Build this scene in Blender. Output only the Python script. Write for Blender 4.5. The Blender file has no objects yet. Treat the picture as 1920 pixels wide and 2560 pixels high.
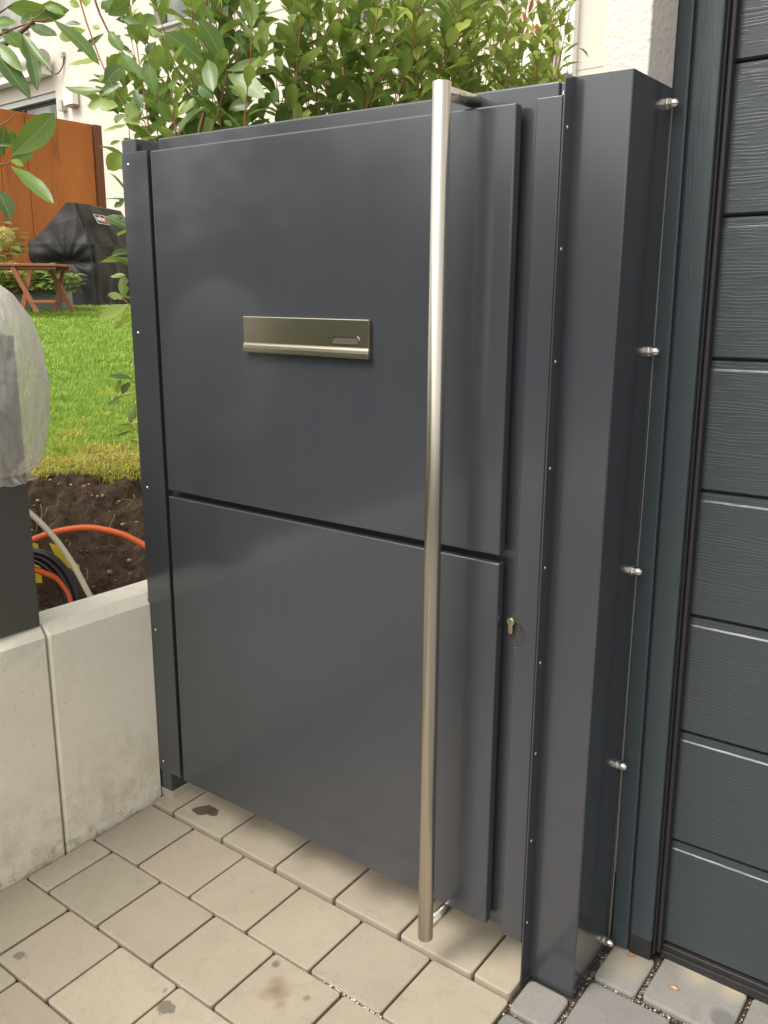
import bpy, bmesh, math, random
import numpy as np
from mathutils import Vector, Matrix, noise
R = math.radians
random.seed(7); rng = np.random.default_rng(7)
sc = bpy.context.scene
COL = sc.collection

# ---------------------------------------------------------------- camera
def cam_setup():
    y, p, r = R(36.5504), R(-13.8031), R(0.3212)
    f = Vector((-math.sin(y)*math.cos(p), math.cos(y)*math.cos(p), math.sin(p)))
    rt = Vector((math.cos(y), math.sin(y), 0)); up = rt.cross(f)
    r2 = rt*math.cos(r)+up*math.sin(r); u2 = -rt*math.sin(r)+up*math.cos(r)
    m = Matrix((r2, u2, -f)).transposed().to_4x4(); m.translation = (1.83843, -1.5192, 1.4642)
    c = bpy.data.cameras.new('camera'); c.sensor_fit = 'VERTICAL'; c.sensor_height = 24; c.lens = 24*2240.0/2560
    c.clip_start = .02; c.clip_end = 500
    o = bpy.data.objects.new('camera', c); o.matrix_world = m; COL.objects.link(o); sc.camera = o
cam_setup()
# ---------------------------------------------------------------- world / sun / exposure
SUN_EL, SUN_AZ = 54, 202          # azimuth clockwise from +Y
w = bpy.data.worlds.new('World'); sc.world = w; w.use_nodes = True
nt = w.node_tree; nt.nodes.clear()
sky = nt.nodes.new('ShaderNodeTexSky'); sky.sky_type = 'NISHITA'; sky.sun_disc = False
sky.sun_elevation = R(SUN_EL); sky.sun_rotation = R(SUN_AZ); sky.dust_density = 3.0; sky.air_density = 1.0
hsv = nt.nodes.new('ShaderNodeHueSaturation'); hsv.inputs['Saturation'].default_value = .12
tint = nt.nodes.new('ShaderNodeMix'); tint.data_type = 'RGBA'; tint.blend_type = 'MULTIPLY'; tint.inputs[0].default_value = 1
tint.inputs[7].default_value = (1.0, .968, .925, 1)
bg = nt.nodes.new('ShaderNodeBackground'); bg.inputs[1].default_value = .15
ow = nt.nodes.new('ShaderNodeOutputWorld')
nt.links.new(sky.outputs[0], hsv.inputs['Color']); nt.links.new(hsv.outputs[0], tint.inputs[6])
nt.links.new(tint.outputs[2], bg.inputs[0]); nt.links.new(bg.outputs[0], ow.inputs[0])
sl = bpy.data.lights.new('sun', 'SUN'); sl.energy = 1.25; sl.angle = R(28); sl.color = (1, .945, .87)
so = bpy.data.objects.new('sun', sl); COL.objects.link(so)
so.rotation_euler = (R(90-SUN_EL), 0, R(180-SUN_AZ))
sc.view_settings.view_transform = 'Standard'; sc.view_settings.look = 'None'
sc.view_settings.exposure = 1.10; sc.view_settings.gamma = 1
sc.render.engine = 'CYCLES'

# ---------------------------------------------------------------- helpers
class MB:
    """collects faces, builds ONE mesh object"""
    def __init__(s): s.v = []; s.f = []; s.c = []; s.sm = []
    def add(s, vs, fs, col=None, smooth=False):
        b = len(s.v); s.v += [tuple(q) for q in vs]
        for f in fs:
            s.f.append(tuple(i+b for i in f)); s.c.append(col or (0, 0, 0)); s.sm.append(smooth)
    def box(s, a, b, bev=0, col=None, T=None):
        x0, y0, z0 = a; x1, y1, z1 = b
        if bev <= 0:
            vs = [(x, y, z) for z in (z0, z1) for y in (y0, y1) for x in (x0, x1)]
            fs = [(0, 2, 3, 1), (4, 5, 7, 6), (0, 1, 5, 4), (2, 6, 7, 3), (0, 4, 6, 2), (1, 3, 7, 5)]
            if T: vs = [T(v) for v in vs]
            s.add(vs, fs, col); return
        bm = bmesh.new(); bmesh.ops.create_cube(bm, size=1)
        for v in bm.verts:
            v.co = Vector(((x0+x1)/2+v.co.x*(x1-x0), (y0+y1)/2+v.co.y*(y1-y0), (z0+z1)/2+v.co.z*(z1-z0)))
        bmesh.ops.bevel(bm, geom=bm.edges[:], offset=bev, segments=(6 if bev > .0024 else 2), affect='EDGES', profile=.5)
        s.bm(bm, col, T)
    def bm(s, bm, col=None, T=None, smooth=False):
        bm.verts.index_update(); vs = [v.co.copy() for v in bm.verts]
        if T: vs = [T(v) for v in vs]
        s.add(vs, [[v.index for v in f.verts] for f in bm.faces], col, smooth); bm.free()
    def tube(s, pts, r, n=10, col=None, caps=True, smooth=True):
        pts = [Vector(p) for p in pts]; k = len(pts)
        rs = r if isinstance(r, (list, tuple)) else [r]*k
        vs = []; prev = None
        for i, p in enumerate(pts):
            t = (pts[min(i+1, k-1)]-pts[max(i-1, 0)]).normalized()
            if prev is None:
                a = Vector((0, 0, 1)) if abs(t.z) < .9 else Vector((1, 0, 0)); u = t.cross(a).normalized()
            else: u = (prev-t*prev.dot(t)).normalized()
            prev = u; v = t.cross(u)
            for j in range(n):
                a = 2*math.pi*j/n; vs.append(p+(u*math.cos(a)+v*math.sin(a))*rs[i])
        fs = [(i*n+j, i*n+(j+1) % n, (i+1)*n+(j+1) % n, (i+1)*n+j) for i in range(k-1) for j in range(n)]
        s.add(vs, fs, col, smooth)
        if caps:
            b = len(s.v)-k*n
            s.f.append(tuple(b+j for j in range(n))[::-1]); s.c.append(col or (0, 0, 0)); s.sm.append(False)
            s.f.append(tuple(b+(k-1)*n+j for j in range(n))); s.c.append(col or (0, 0, 0)); s.sm.append(False)
    def prism(s, poly, axis, a, b, col=None, T=None, smooth=False):
        """poly: 2-D outline, extruded along axis from a to b"""
        def mk(p, q):
            if axis == 'x': return (q, p[0], p[1])
            if axis == 'y': return (p[0], q, p[1])
            return (p[0], p[1], q)
        n = len(poly); vs = [mk(p, a) for p in poly]+[mk(p, b) for p in poly]
        if T: vs = [T(v) for v in vs]
        fs = [tuple(range(n))[::-1], tuple(range(n, 2*n))]
        s.add(vs, fs, col)
        b0 = len(s.v)-2*n
        for i in range(n):
            j = (i+1) % n; s.f.append((b0+i, b0+j, b0+n+j, b0+n+i)); s.c.append(col or (0, 0, 0)); s.sm.append(smooth)
    def build(s, name, mat, parent=None):
        me = bpy.data.meshes.new(name); me.from_pydata(s.v, [], s.f)
        me.polygons.foreach_set('use_smooth', s.sm)
        if any(c != (0, 0, 0) for c in s.c):
            at = me.color_attributes.new('var', 'FLOAT_COLOR', 'CORNER'); d = []
            for p, c in zip(me.polygons, s.c): d += [c[0], c[1], c[2], 1]*p.loop_total
            at.data.foreach_set('color', d)
        bm = bmesh.new(); bm.from_mesh(me); bmesh.ops.recalc_face_normals(bm, faces=bm.faces); bm.to_mesh(me); bm.free()
        me.materials.append(mat); o = bpy.data.objects.new(name, me); COL.objects.link(o)
        if parent: o.parent = parent
        return o
def npmesh(name, V, F, mat, parent=None, col=None, smooth=True):
    """V (n,3), F (m,k) arrays, col (n,3) per-vertex variety"""
    me = bpy.data.meshes.new(name); n, m, k = len(V), len(F), F.shape[1]
    me.vertices.add(n); me.vertices.foreach_set('co', V.astype(np.float32).ravel())
    me.loops.add(m*k); me.loops.foreach_set('vertex_index', F.astype(np.int32).ravel())
    me.polygons.add(m); me.polygons.foreach_set('loop_start', np.arange(0, m*k, k, dtype=np.int32))
    me.update(calc_edges=True)
    if smooth: me.polygons.foreach_set('use_smooth', np.ones(m, bool))
    if col is not None:
        at = me.color_attributes.new('var', 'FLOAT_COLOR', 'POINT')
        at.data.foreach_set('color', np.concatenate([col, np.ones((n, 1))], 1).astype(np.float32).ravel())
    me.materials.append(mat); me.validate()
    o = bpy.data.objects.new(name, me); COL.objects.link(o)
    if parent: o.parent = parent
    return o
def empty(name, loc, label, cat, group=None, rz=0, ry=0):
    o = bpy.data.objects.new(name, None); o.location = loc; o.rotation_euler = (0, ry, rz); COL.objects.link(o)
    o['label'] = label; o['category'] = cat
    if group: o['group'] = group
    o.empty_display_size = .05
    return o
def tag(o, label, cat, group=None):
    o['label'] = label; o['category'] = cat
    if group: o['group'] = group
    return o
def kind(o, k, label=None, cat=None):
    o['kind'] = k
    if label: o['label'] = label
    if cat: o['category'] = cat
    return o
def copy_part(src, loc, parent):
    o = src.copy(); COL.objects.link(o); inv = src.matrix_parent_inverse.copy(); o.parent = parent; o.matrix_parent_inverse = inv; o.location = loc; return o

# ---------------------------------------------------------------- materials
class NT:
    def __init__(s, name, bump=None):
        s.m = bpy.data.materials.new(name); s.m.use_nodes = True; s.t = s.m.node_tree
        s.b = s.t.nodes['Principled BSDF']; s.o = s.t.nodes['Material Output']
    def n(s, ty, **kw):
        x = s.t.nodes.new(ty)
        for k, v in kw.items(): setattr(x, k, v)
        return x
    def l(s, a, b): s.t.links.new(a, b)
    def setv(s, sock, v):
        if hasattr(v, 'links'): s.l(v, sock)
        elif isinstance(v, (tuple, list)): sock.default_value = (*v, 1) if len(v) == 3 and sock.type == 'RGBA' else v
        else: sock.default_value = v
    def P(s, **kw):
        for k, v in kw.items(): s.setv(s.b.inputs[k.replace('_', ' ')], v)
        return s
    def co(s, scale=(1, 1, 1), rot=(0, 0, 0), world=True):
        if world: g = s.n('ShaderNodeNewGeometry').outputs['Position']
        else: g = s.n('ShaderNodeTexCoord').outputs['Object']
        mp = s.n('ShaderNodeMapping'); mp.inputs['Scale'].default_value = scale; mp.inputs['Rotation'].default_value = rot
        s.l(g, mp.inputs[0]); return mp.outputs[0]
    def noise(s, sc=5, det=3, rough=.5, vec=None, dist=0):
        x = s.n('ShaderNodeTexNoise'); x.inputs['Scale'].default_value = sc; x.inputs['Detail'].default_value = det
        x.inputs['Roughness'].default_value = rough; x.inputs['Distortion'].default_value = dist
        s.l(vec if vec is not None else s.co(), x.inputs['Vector']); return x.outputs[0]
    def ramp(s, fac, a, b, ca=(0, 0, 0), cb=(1, 1, 1)):
        x = s.n('ShaderNodeValToRGB'); e = x.color_ramp.elements
        e[0].position = a; e[0].color = (*ca, 1); e[1].position = b; e[1].color = (*cb, 1)
        s.setv(x.inputs[0], fac); return x.outputs[0]
    def mix(s, f, a, b, mode='MIX'):
        x = s.n('ShaderNodeMix', data_type='RGBA', blend_type=mode)
        s.setv(x.inputs[0], f); s.setv(x.inputs[6], a); s.setv(x.inputs[7], b); return x.outputs[2]
    def math(s, op, a, b=0., c=None):
        x = s.n('ShaderNodeMath', operation=op); s.setv(x.inputs[0], a); s.setv(x.inputs[1], b)
        if c is not None: s.setv(x.inputs[2], c)
        return x.outputs[0]
    def attr(s, name='var'):
        x = s.n('ShaderNodeAttribute', attribute_name=name); return x
    def sep(s, v):
        x = s.n('ShaderNodeSeparateXYZ'); s.l(v, x.inputs[0]); return x.outputs
    def bump(s, h, strength=.3, dist=.002):
        x = s.n('ShaderNodeBump'); x.inputs['Strength'].default_value = strength; x.inputs['Distance'].default_value = dist
        s.l(h, x.inputs['Height']); s.l(x.outputs[0], s.b.inputs['Normal']); return x
    def blob(s, c, r, amp=.02, scl=30, soft=.004):
        """mask of an irregular patch around the world point c"""
        g = s.n('ShaderNodeNewGeometry').outputs['Position']
        nn = s.n('ShaderNodeTexNoise'); nn.inputs['Scale'].default_value = scl; nn.inputs['Detail'].default_value = 4; s.l(g, nn.inputs['Vector'])
        d = s.n('ShaderNodeVectorMath', operation='DISTANCE'); s.l(g, d.inputs[0]); d.inputs[1].default_value = c
        v = s.math('ADD', d.outputs['Value'], s.math('MULTIPLY', s.math('SUBTRACT', nn.outputs[0], .5), amp*2))
        x = s.n('ShaderNodeMapRange'); s.l(v, x.inputs[0]); x.inputs[1].default_value = r-soft; x.inputs[2].default_value = r+soft
        x.inputs[3].default_value = 1; x.inputs[4].default_value = 0; return x.outputs[0]
def simple(name, col, rough=.5, metal=0, bumpn=None, **kw):
    m = NT(name).P(Base_Color=col, Roughness=rough, Metallic=metal, **kw)
    if bumpn: m.bump(m.noise(bumpn[0], 3), bumpn[1], bumpn[2])
    return m.m

def paint(name, base, rough, var=.06):
    m = NT(name)
    n1 = m.noise(2.2, 4, .6)
    c = m.mix(m.ramp(n1, .35, .7), tuple(q*(1-var) for q in base), tuple(q*(1+var) for q in base))
    sm = m.noise(9, 3, .5, m.co((1, 1, .25))); dr = m.ramp(m.noise(1., 4, .6, m.co((42, 42, 1.6))), .52, .75); c = m.mix(m.math('MULTIPLY', dr, .010), c, (.30, .29, .26))
    r = m.math('ADD', m.math('MULTIPLY', sm, .12), rough-.07)
    m.P(Base_Color=c, Roughness=r, IOR=1.5)
    m.P(Coat_Weight=.6, Coat_Roughness=.12)
    m.bump(m.math('ADD', m.math('MULTIPLY', m.noise(2.1, 2, .4), 14.), m.math('MULTIPLY', m.noise(700, 2), .06)), .10, .0009); return m.m
M = {}
M['paint'] = paint('anthracite_powder_coat', (.042, .0455, .0535), .22)
M['post_paint'] = simple('dark_post_paint', (.085, .080, .071), .38, 0, (800, .05, .0005))
M['dark'] = simple('dark_shadow_gap', (.02, .02, .02), .8)
def steel(name, base, rough, scale):
    m = NT(name); n = m.noise(1, 2, .5, m.co(scale))
    c = m.mix(n, tuple(q*.95 for q in base), base)
    m.P(Base_Color=c, Metallic=1, Roughness=rough); return m.m
M['steel'] = steel('brushed_steel', (.60, .555, .48), .27, (160, 160, 1.2))
M['plate'] = steel('brushed_plate_steel', (.52, .48, .39), .26, (5, 600, 600))
M['bolt'] = simple('polished_steel', (.72, .68, .62), .18, 1)
M['brass'] = simple('nickel_lock_metal', (.62, .52, .36), .3, 1)
M['rivet'] = simple('steel_rivet_head', (.78, .78, .76), .22, 1)

def concrete():
    m = NT('smooth_concrete'); 
    big = m.noise(2.6, 5, .62); fine = m.noise(60, 4, .7); sp = m.noise(160, 2, .5)
    c = m.mix(m.ramp(big, .3, .72), (.76, .715, .585), (.84, .80, .67))
    c = m.mix(m.math('MULTIPLY', m.ramp(fine, .35, .75), .16), c, (.36, .35, .31))
    v = m.n('ShaderNodeTexVoronoi'); v.inputs['Scale'].default_value = 38; m.l(m.co(), v.inputs['Vector'])
    pore = m.math('LESS_THAN', v.outputs['Distance'], .075)
    c = m.mix(m.math('MULTIPLY', pore, .6), c, (.20, .19, .165)); c = m.mix(m.math('MULTIPLY', m.ramp(m.noise(5, 6, .7, m.co((1, 1, .45)), 1.), .52, .70), .35), c, (.33, .31, .25))
    z = m.sep(m.co())[2]
    st = m.math('MULTIPLY', m.ramp(m.noise(9, 5, .7), .42, .62), m.n('ShaderNodeMapRange').outputs[0])
    mr = m.t.nodes[-1] if False else [q for q in m.t.nodes if q.bl_idname == 'ShaderNodeMapRange'][-1]
    m.l(z, mr.inputs[0]); mr.inputs[1].default_value = .30; mr.inputs[2].default_value = -.02
    c = m.mix(m.math('MULTIPLY', st, .65), c, (.42, .33, .19))
    dk = m.math('MULTIPLY', m.ramp(m.noise(26, 5, .75), .5, .66), m.ramp(m.math('MULTIPLY', z, 1.), 0, .07, (1, 1, 1), (0, 0, 0)))
    c = m.mix(m.math('MULTIPLY', dk, .6), c, (.10, .085, .06))
    m.P(Base_Color=c, Roughness=.85); m.bump(m.math('ADD', fine, m.math('MULTIPLY', pore, -1.5)), .25, .0015); return m.m
M['concrete'] = concrete()

def paver(name, ca, cb, speck, stains=(), tintw=.72):
    m = NT(name); a = m.attr(); v = m.sep(a.outputs['Vector'])[0]
    big = m.noise(7, 4, .6); fine = m.noise(260, 3, .7); sp = m.noise(420, 1, .5)
    c = m.mix(m.math('ADD', m.math('MULTIPLY', v, tintw), m.math('MULTIPLY', big, 1-tintw)), ca, cb)
    c = m.mix(m.math('MULTIPLY', m.ramp(fine, .3, .7), .28), c, tuple(q*.62 for q in ca))
    c = m.mix(m.math('MULTIPLY', m.ramp(sp, .70, .74), .55), c, speck)
    c = m.mix(m.math('MULTIPLY', m.ramp(m.noise(30, 5, .75), .54, .72), .30), c, tuple(q*.5 for q in ca)); c = m.mix(m.math('MULTIPLY', m.ramp(m.noise(3.1, 5, .7), .45, .7), .30), c, tuple(q*.66 for q in ca)); c = m.mix(m.math('MULTIPLY', m.sep(a.outputs['Vector'])[1], .16), c, (cb[0]*.95, cb[1]*.88, cb[2]*.76))
    vor = m.n('ShaderNodeTexVoronoi'); vor.inputs['Scale'].default_value = 55; m.l(m.co(), vor.inputs['Vector'])
    c = m.mix(m.math('MULTIPLY', m.math('LESS_THAN', vor.outputs['Distance'], .045), .6), c, (.09, .08, .06))
    rg = .88
    for (p, r, amp, scl, soft, col, k) in stains:
        c = m.mix(m.math('MULTIPLY', m.blob(p, r, amp, scl, soft), k), c, col)
    m.P(Base_Color=c, Roughness=rg); m.bump(fine, .35, .0012); return m.m
ST_B = [((.669, -.325, -.025), .026, .03, 22, .016, (.17, .10, .05), .75), ((.70, -.35, -.026), .010, .02, 40, .008, (.2, .13, .07), .5),
        ((.612, -.271, -.022), .010, .014, 60, .003, (.10, .095, .075), .8), ((.5086, -.50, -.029), .018, .03, 35, .004, (.11, .10, .075), .8),
        ((.47, -.47, -.028), .006, .01, 60, .003, (.1, .09, .07), .6), ((.12, -.60, -.029), .012, .03, 40, .004, (.12, .115, .09), .75),
        ((.735, -.30, -.025), .006, .01, 60, .003, (.16, .12, .07), .7), ((.40, -.13, -.012), .008, .012, 60, .004, (.2, .17, .12), .5)]
M['beige'] = paver('beige_concrete_paver', (.300, .262, .198), (.425, .374, .288), (.62, .55, .42), ST_B)
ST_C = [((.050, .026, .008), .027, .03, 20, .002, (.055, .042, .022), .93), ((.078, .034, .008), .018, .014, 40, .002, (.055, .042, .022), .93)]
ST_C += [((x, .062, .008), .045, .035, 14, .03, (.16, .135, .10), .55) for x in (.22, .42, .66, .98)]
M['curb'] = paver('beige_curb_stone', (.315, .276, .208), (.39, .343, .262), (.62, .55, .42), ST_C)
ST_G = [((1.48, .17, -.017), .03, .03, 20, .006, (.09, .09, .09), .6), ((1.25, .21, -.013), .05, .03, 18, .03, (.42, .37, .26), .6),
        ((1.40, .262, -.012), .03, .03, 16, .02, (.40, .34, .22), .6), ((1.47, .265, -.012), .03, .03, 16, .02, (.40, .34, .22), .6)]
M['grey'] = paver('grey_concrete_paver', (.175, .168, .158), (.268, .256, .238), (.55, .53, .48), ST_G)
m = NT('joint_sand'); n = m.noise(300, 4, .8)
c = m.mix(m.ramp(n, .35, .7), (.028, .020, .011), (.10, .075, .045)); m.P(Base_Color=c, Roughness=1); m.bump(n, .8, .003); M['joint'] = m.m
M['gravel'] = simple('joint_gravel', (.42, .37, .29), .8)

def soil():
    m = NT('dark_garden_soil'); n = m.noise(38, 6, .75); f = m.noise(260, 3, .7)
    c = m.mix(m.ramp(n, .35, .68), (.014, .009, .006), (.105, .058, .026))
    c = m.mix(m.math('MULTIPLY', m.ramp(f, .58, .68), .7), c, (.16, .10, .055))
    a = m.attr(); g = m.sep(a.outputs['Vector'])[0]          # lawn share
    gr = m.mix(m.noise(60, 4), (.05, .09, .015), (.10, .15, .03))
    c = m.mix(g, c, gr)
    m.P(Base_Color=c, Roughness=.95); m.bump(n, 1, .02); return m.m
M['soil'] = soil()
def grassm():
    m = NT('grass_blades'); a = m.attr().outputs['Color']
    m.P(Base_Color=a, Roughness=.5)
    tr = m.n('ShaderNodeBsdfTranslucent'); m.l(a, tr.inputs[0])
    mx = m.n('ShaderNodeMixShader'); mx.inputs[0].default_value = .35
    m.l(m.b.outputs[0], mx.inputs[1]); m.l(tr.outputs[0], mx.inputs[2]); m.l(mx.outputs[0], m.o.inputs[0]); return m.m
M['grass'] = grassm()
def leafm(name='glossy_leaf', gloss=.30):
    m = NT(name); at = m.attr(); V = m.sep(at.outputs['Vector'])   # x: hue, y: across, z: along
    c1 = m.mix(m.ramp(V[0], 0, .5), (.060, .125, .040), (.165, .285, .05))
    c = m.mix(m.ramp(V[0], .5, 1.), c1, (.42, .50, .07))
    n = m.noise(45, 3, .6); c = m.mix(m.math('MULTIPLY', n, .30), c, (.14, .19, .075))
    mid = m.math('LESS_THAN', V[1], .055)
    c = m.mix(m.math('MULTIPLY', mid, .6), c, (.30, .36, .14))
    bk = m.n('ShaderNodeNewGeometry').outputs['Backfacing']
    c = m.mix(m.math('MULTIPLY', bk, .55), c, (.20, .27, .13))
    wv = m.n('ShaderNodeTexWave'); 
    m.P(Base_Color=c, Roughness=gloss)
    m.b.inputs['IOR'].default_value = 1.45
    tr = m.n('ShaderNodeBsdfTranslucent'); tc = m.mix(.5, c, (.30, .42, .03)); m.l(tc, tr.inputs[0])
    mx = m.n('ShaderNodeMixShader'); mx.inputs[0].default_value = .34
    m.l(m.b.outputs[0], mx.inputs[1]); m.l(tr.outputs[0], mx.inputs[2]); m.l(mx.outputs[0], m.o.inputs[0]); return m.m
M['leaf'] = leafm()
m = NT('young_leaf_red'); m.P(Base_Color=m.mix(m.noise(20), (.45, .10, .03), (.50, .28, .07)), Roughness=.4); M['redleaf'] = m.m
m = NT('shrub_bark'); a = m.attr(); c = m.mix(m.sep(a.outputs['Vector'])[0], (.10, .06, .04), (.36, .13, .06)); m.P(Base_Color=c, Roughness=.7); M['bark'] = m.m
def plaster(name, a, b, bsc=90, bst=.5, bd=.004):
    m = NT(name); c = m.mix(m.ramp(m.noise(.9, 4), .3, .7), a, b); m.P(Base_Color=c, Roughness=.95)
    m.bump(m.noise(bsc, 4, .65), bst, bd); return m.m
M['plaster'] = plaster('white_plaster', (.56, .51, .445), (.62, .57, .505), 30, .3, .01)
M['stucco'] = plaster('coarse_white_stucco', (.66, .62, .555), (.72, .68, .615), 75, .55, .008)
M['white'] = simple('white_lacquer', (.82, .80, .75), .4)
M['alu'] = simple('grey_aluminium', (.42, .41, .39), .4, .2)
M['winframe'] = simple('dark_window_frame', (.06, .06, .07), .45)
m = NT('window_glass'); m.P(Base_Color=m.mix(m.ramp(m.noise(1.5, 2), .4, .6), (.10, .11, .10), (.30, .30, .26)), Roughness=.06, IOR=1.5); M['glass'] = m.m
def corten():
    m = NT('rusted_steel'); n = m.noise(1.8, 6, .7, m.co((1, 1, .35))); f = m.noise(60, 4, .7); s = m.noise(3.2, 5, .65, m.co((1, 1.4, .22)))
    c = m.mix(m.ramp(n, .3, .72), (.33, .10, .02), (.52, .178, .036))
    c = m.mix(m.math('MULTIPLY', m.ramp(s, .55, .72), .75), c, (.14, .055, .022))
    c = m.mix(m.math('MULTIPLY', f, .25), c, (.24, .08, .02)); m.P(Base_Color=c, Roughness=.85); m.bump(f, .2, .003); return m.m
M['corten'] = corten(); M['corten_dark'] = simple('weathered_dark_rust', (.15, .055, .022), .85, 0, (60, .2, .003))
m = NT('black_cover_fabric'); n = m.noise(5, 4); m.P(Base_Color=m.mix(n, (.013, .013, .013), (.027, .026, .025)), Roughness=.62); m.bump(m.noise(7, 3, .5, dist=1.), .25, .04); m.b.inputs['Specular IOR Level'].default_value = .3; M['cover'] = m.m
m = NT('oiled_hardwood'); n = m.noise(4, 4, .6, m.co((2, 2, 14))); m.P(Base_Color=m.mix(n, (.20, .068, .024), (.34, .125, .045)), Roughness=.5); M['wood'] = m.m
M['zinc'] = simple('grey_zinc_trough', (.20, .205, .21), .5, .1)
M['petal'] = simple('cream_petals', (.68, .58, .22), .7)
M['hleaf'] = leafm('hydrangea_leaf', .55)
M['orange'] = simple('orange_conduit', (.75, .15, .035), .5)
M['cream'] = simple('cream_conduit', (.60, .54, .40), .5)
M['blackpipe'] = simple('black_pipe', (.012, .012, .013), .28)
M['yellow'] = simple('yellow_plastic', (.62, .43, .02), .5)
M['patio'] = simple('patio_slabs', (.40, .37, .32), .9, 0, (50, .3, .003))
M['red'] = simple('red_badge', (.62, .07, .03), .4); M['black'] = simple('black_badge', (.02, .02, .02), .4)
m = NT('thin_plastic_film')
nv = m.n('ShaderNodeTexNoise'); nv.inputs['Scale'].default_value = 5; nv.inputs['Detail'].default_value = 3; m.l(m.co(), nv.inputs['Vector'])
def vor(scale, sc3, rot, amt, feat='F1'):
    s1 = m.n('ShaderNodeVectorMath', operation='SCALE'); m.l(nv.outputs['Color'], s1.inputs[0]); s1.inputs['Scale'].default_value = amt
    a1 = m.n('ShaderNodeVectorMath', operation='ADD'); m.l(m.co(sc3, rot), a1.inputs[0]); m.l(s1.outputs[0], a1.inputs[1])
    x = m.n('ShaderNodeTexVoronoi', feature=feat); x.inputs['Scale'].default_value = scale; m.l(a1.outputs[0], x.inputs['Vector']); return x
f1 = vor(15, (1, 1.5, .8), (R(30), 0, 0), .22); f2 = vor(34, (1, 1.4, .9), (R(-25), 0, 0), .15)
e1 = vor(9, (1, 2.2, .9), (R(42), 0, 0), .30, 'DISTANCE_TO_EDGE'); e2 = vor(24, (1, 1.6, .9), (R(20), 0, 0), .20, 'DISTANCE_TO_EDGE')
big = m.ramp(m.noise(4.2, 3, .6, dist=.8), .42, .60)
cre = m.math('MULTIPLY', m.ramp(m.math('ABSOLUTE', m.math('SUBTRACT', m.noise(5.5, 3, .5, m.co((1.2, 2.4, 1.), (R(38), 0, 0)), .7), .5)), 0, .030, (1, 1, 1), (0, 0, 0)), m.ramp(m.noise(6, 2), .34, .52))
cre = m.math('MAXIMUM', cre, m.math('MULTIPLY', m.ramp(e2.outputs['Distance'], .0, .12, (1, 1, 1), (0, 0, 0)), m.math('MULTIPLY', m.ramp(m.noise(8, 3), .52, .60), .6)))
op = m.math('ADD', .36, m.math('MULTIPLY', big, .34)); op = m.math('MAXIMUM', op, m.math('MULTIPLY', cre, .9))
hh = m.math('ADD', m.math('MULTIPLY', cre, .25), m.math('ADD', m.math('MULTIPLY', f1.outputs['Distance'], .9), m.math('MULTIPLY', f2.outputs['Distance'], .5)))
m.P(Base_Color=(.97, .94, .89), Roughness=.24, IOR=1.45); m.bump(hh, .6, .011)
tr = m.n('ShaderNodeBsdfTransparent'); tr.inputs[0].default_value = (.97, .96, .94, 1)
tl = m.n('ShaderNodeBsdfTranslucent'); tl.inputs[0].default_value = (.97, .94, .88, 1)
m1 = m.n('ShaderNodeMixShader'); m1.inputs[0].default_value = .62; m.l(m.b.outputs[0], m1.inputs[1]); m.l(tl.outputs[0], m1.inputs[2])
m2 = m.n('ShaderNodeMixShader'); m.l(op, m2.inputs[0]); m.l(tr.outputs[0], m2.inputs[1]); m.l(m1.outputs[0], m2.inputs[2]); m.l(m2.outputs[0], m.o.inputs[0])
M['film'] = m.m
def woodgrain(name, base, sc, horiz=True):
    m = NT(name)
    v = m.co((sc*.16, sc, sc) if horiz else (sc, sc, sc*.14), world=False)
    wv = m.n('ShaderNodeTexWave'); wv.wave_type = 'BANDS'; wv.bands_direction = 'Z' if horiz else 'X'
    wv.inputs['Scale'].default_value = 1.0; wv.inputs['Distortion'].default_value = 9.5; wv.inputs['Detail'].default_value = 2.5
    wv.inputs['Detail Scale'].default_value = .8; wv.inputs['Detail Roughness'].default_value = .55
    m.l(v, wv.inputs[0])
    V2 = lambda a_, b_: m.co((a_, a_, b_) if horiz else (b_, b_, a_), world=False)
    dist_ = m.noise(6, 3, .6, V2(1., 2.5))
    msk = m.ramp(m.noise(1., 3, .55, V2(2.6, 9.)), .44, .54)
    dash = m.ramp(m.noise(1., 2, .55, V2(13., 185.), 1.2), .47, .60)
    line = m.ramp(wv.outputs['Fac'], .30, .62)
    brk = m.ramp(m.noise(1., 2, .5, V2(16., 40.)), .42, .52)
    h = m.math('ADD', m.math('MULTIPLY', m.math('MULTIPLY', line, msk), brk), m.math('MULTIPLY', m.math('MULTIPLY', dash, m.math('SUBTRACT', 1., msk)), .75))
    m.P(Base_Color=base, Roughness=.31, IOR=1.5); m.bump(h, .32, .0009); return m.m
M['grain'] = woodgrain('embossed_door_skin', (.041, .050, .055), 48, True)
M['grainv'] = woodgrain('embossed_jamb_skin', (.041, .053, .060), 62, False)
M['trim'] = simple('dark_teal_trim', (.041, .054, .062), .38)
M['rubber'] = simple('black_rubber', (.018, .017, .016), .6, 0, (120, .3, .001))

# ---------------------------------------------------------------- ground levels
GA, GB, ROT = -.0176, .03995, -.0061
def gz(x, y): return GA*x+GB*min(y, .6)
def TT(dz=0):
    return lambda v: Vector((v[0]-ROT*v[1], v[1]+ROT*v[0], v[2]+dz+gz(v[0], v[1])))

# base sheet under everything (street and yard side)
b = MB(); gx = [-14, -8, -4, -2, -1, -.2, 0, .5, 1, 1.5, 2, 3, 5, 9, 16]; gy = [-16, -10, -6, -4, -3, -2, -1, -.5, 0, .3, .6, 1.2, 3, 6, 9]
for i in range(len(gx)-1):
    for j in range(len(gy)-1):
        q = [(gx[i], gy[j]), (gx[i+1], gy[j]), (gx[i+1], gy[j+1]), (gx[i], gy[j+1])]
        b.add([(x, y, gz(x, y)-.0125) for x, y in q], [(0, 1, 2, 3)])
g = b.build('ground', M['joint']); kind(g, 'structure')

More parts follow.
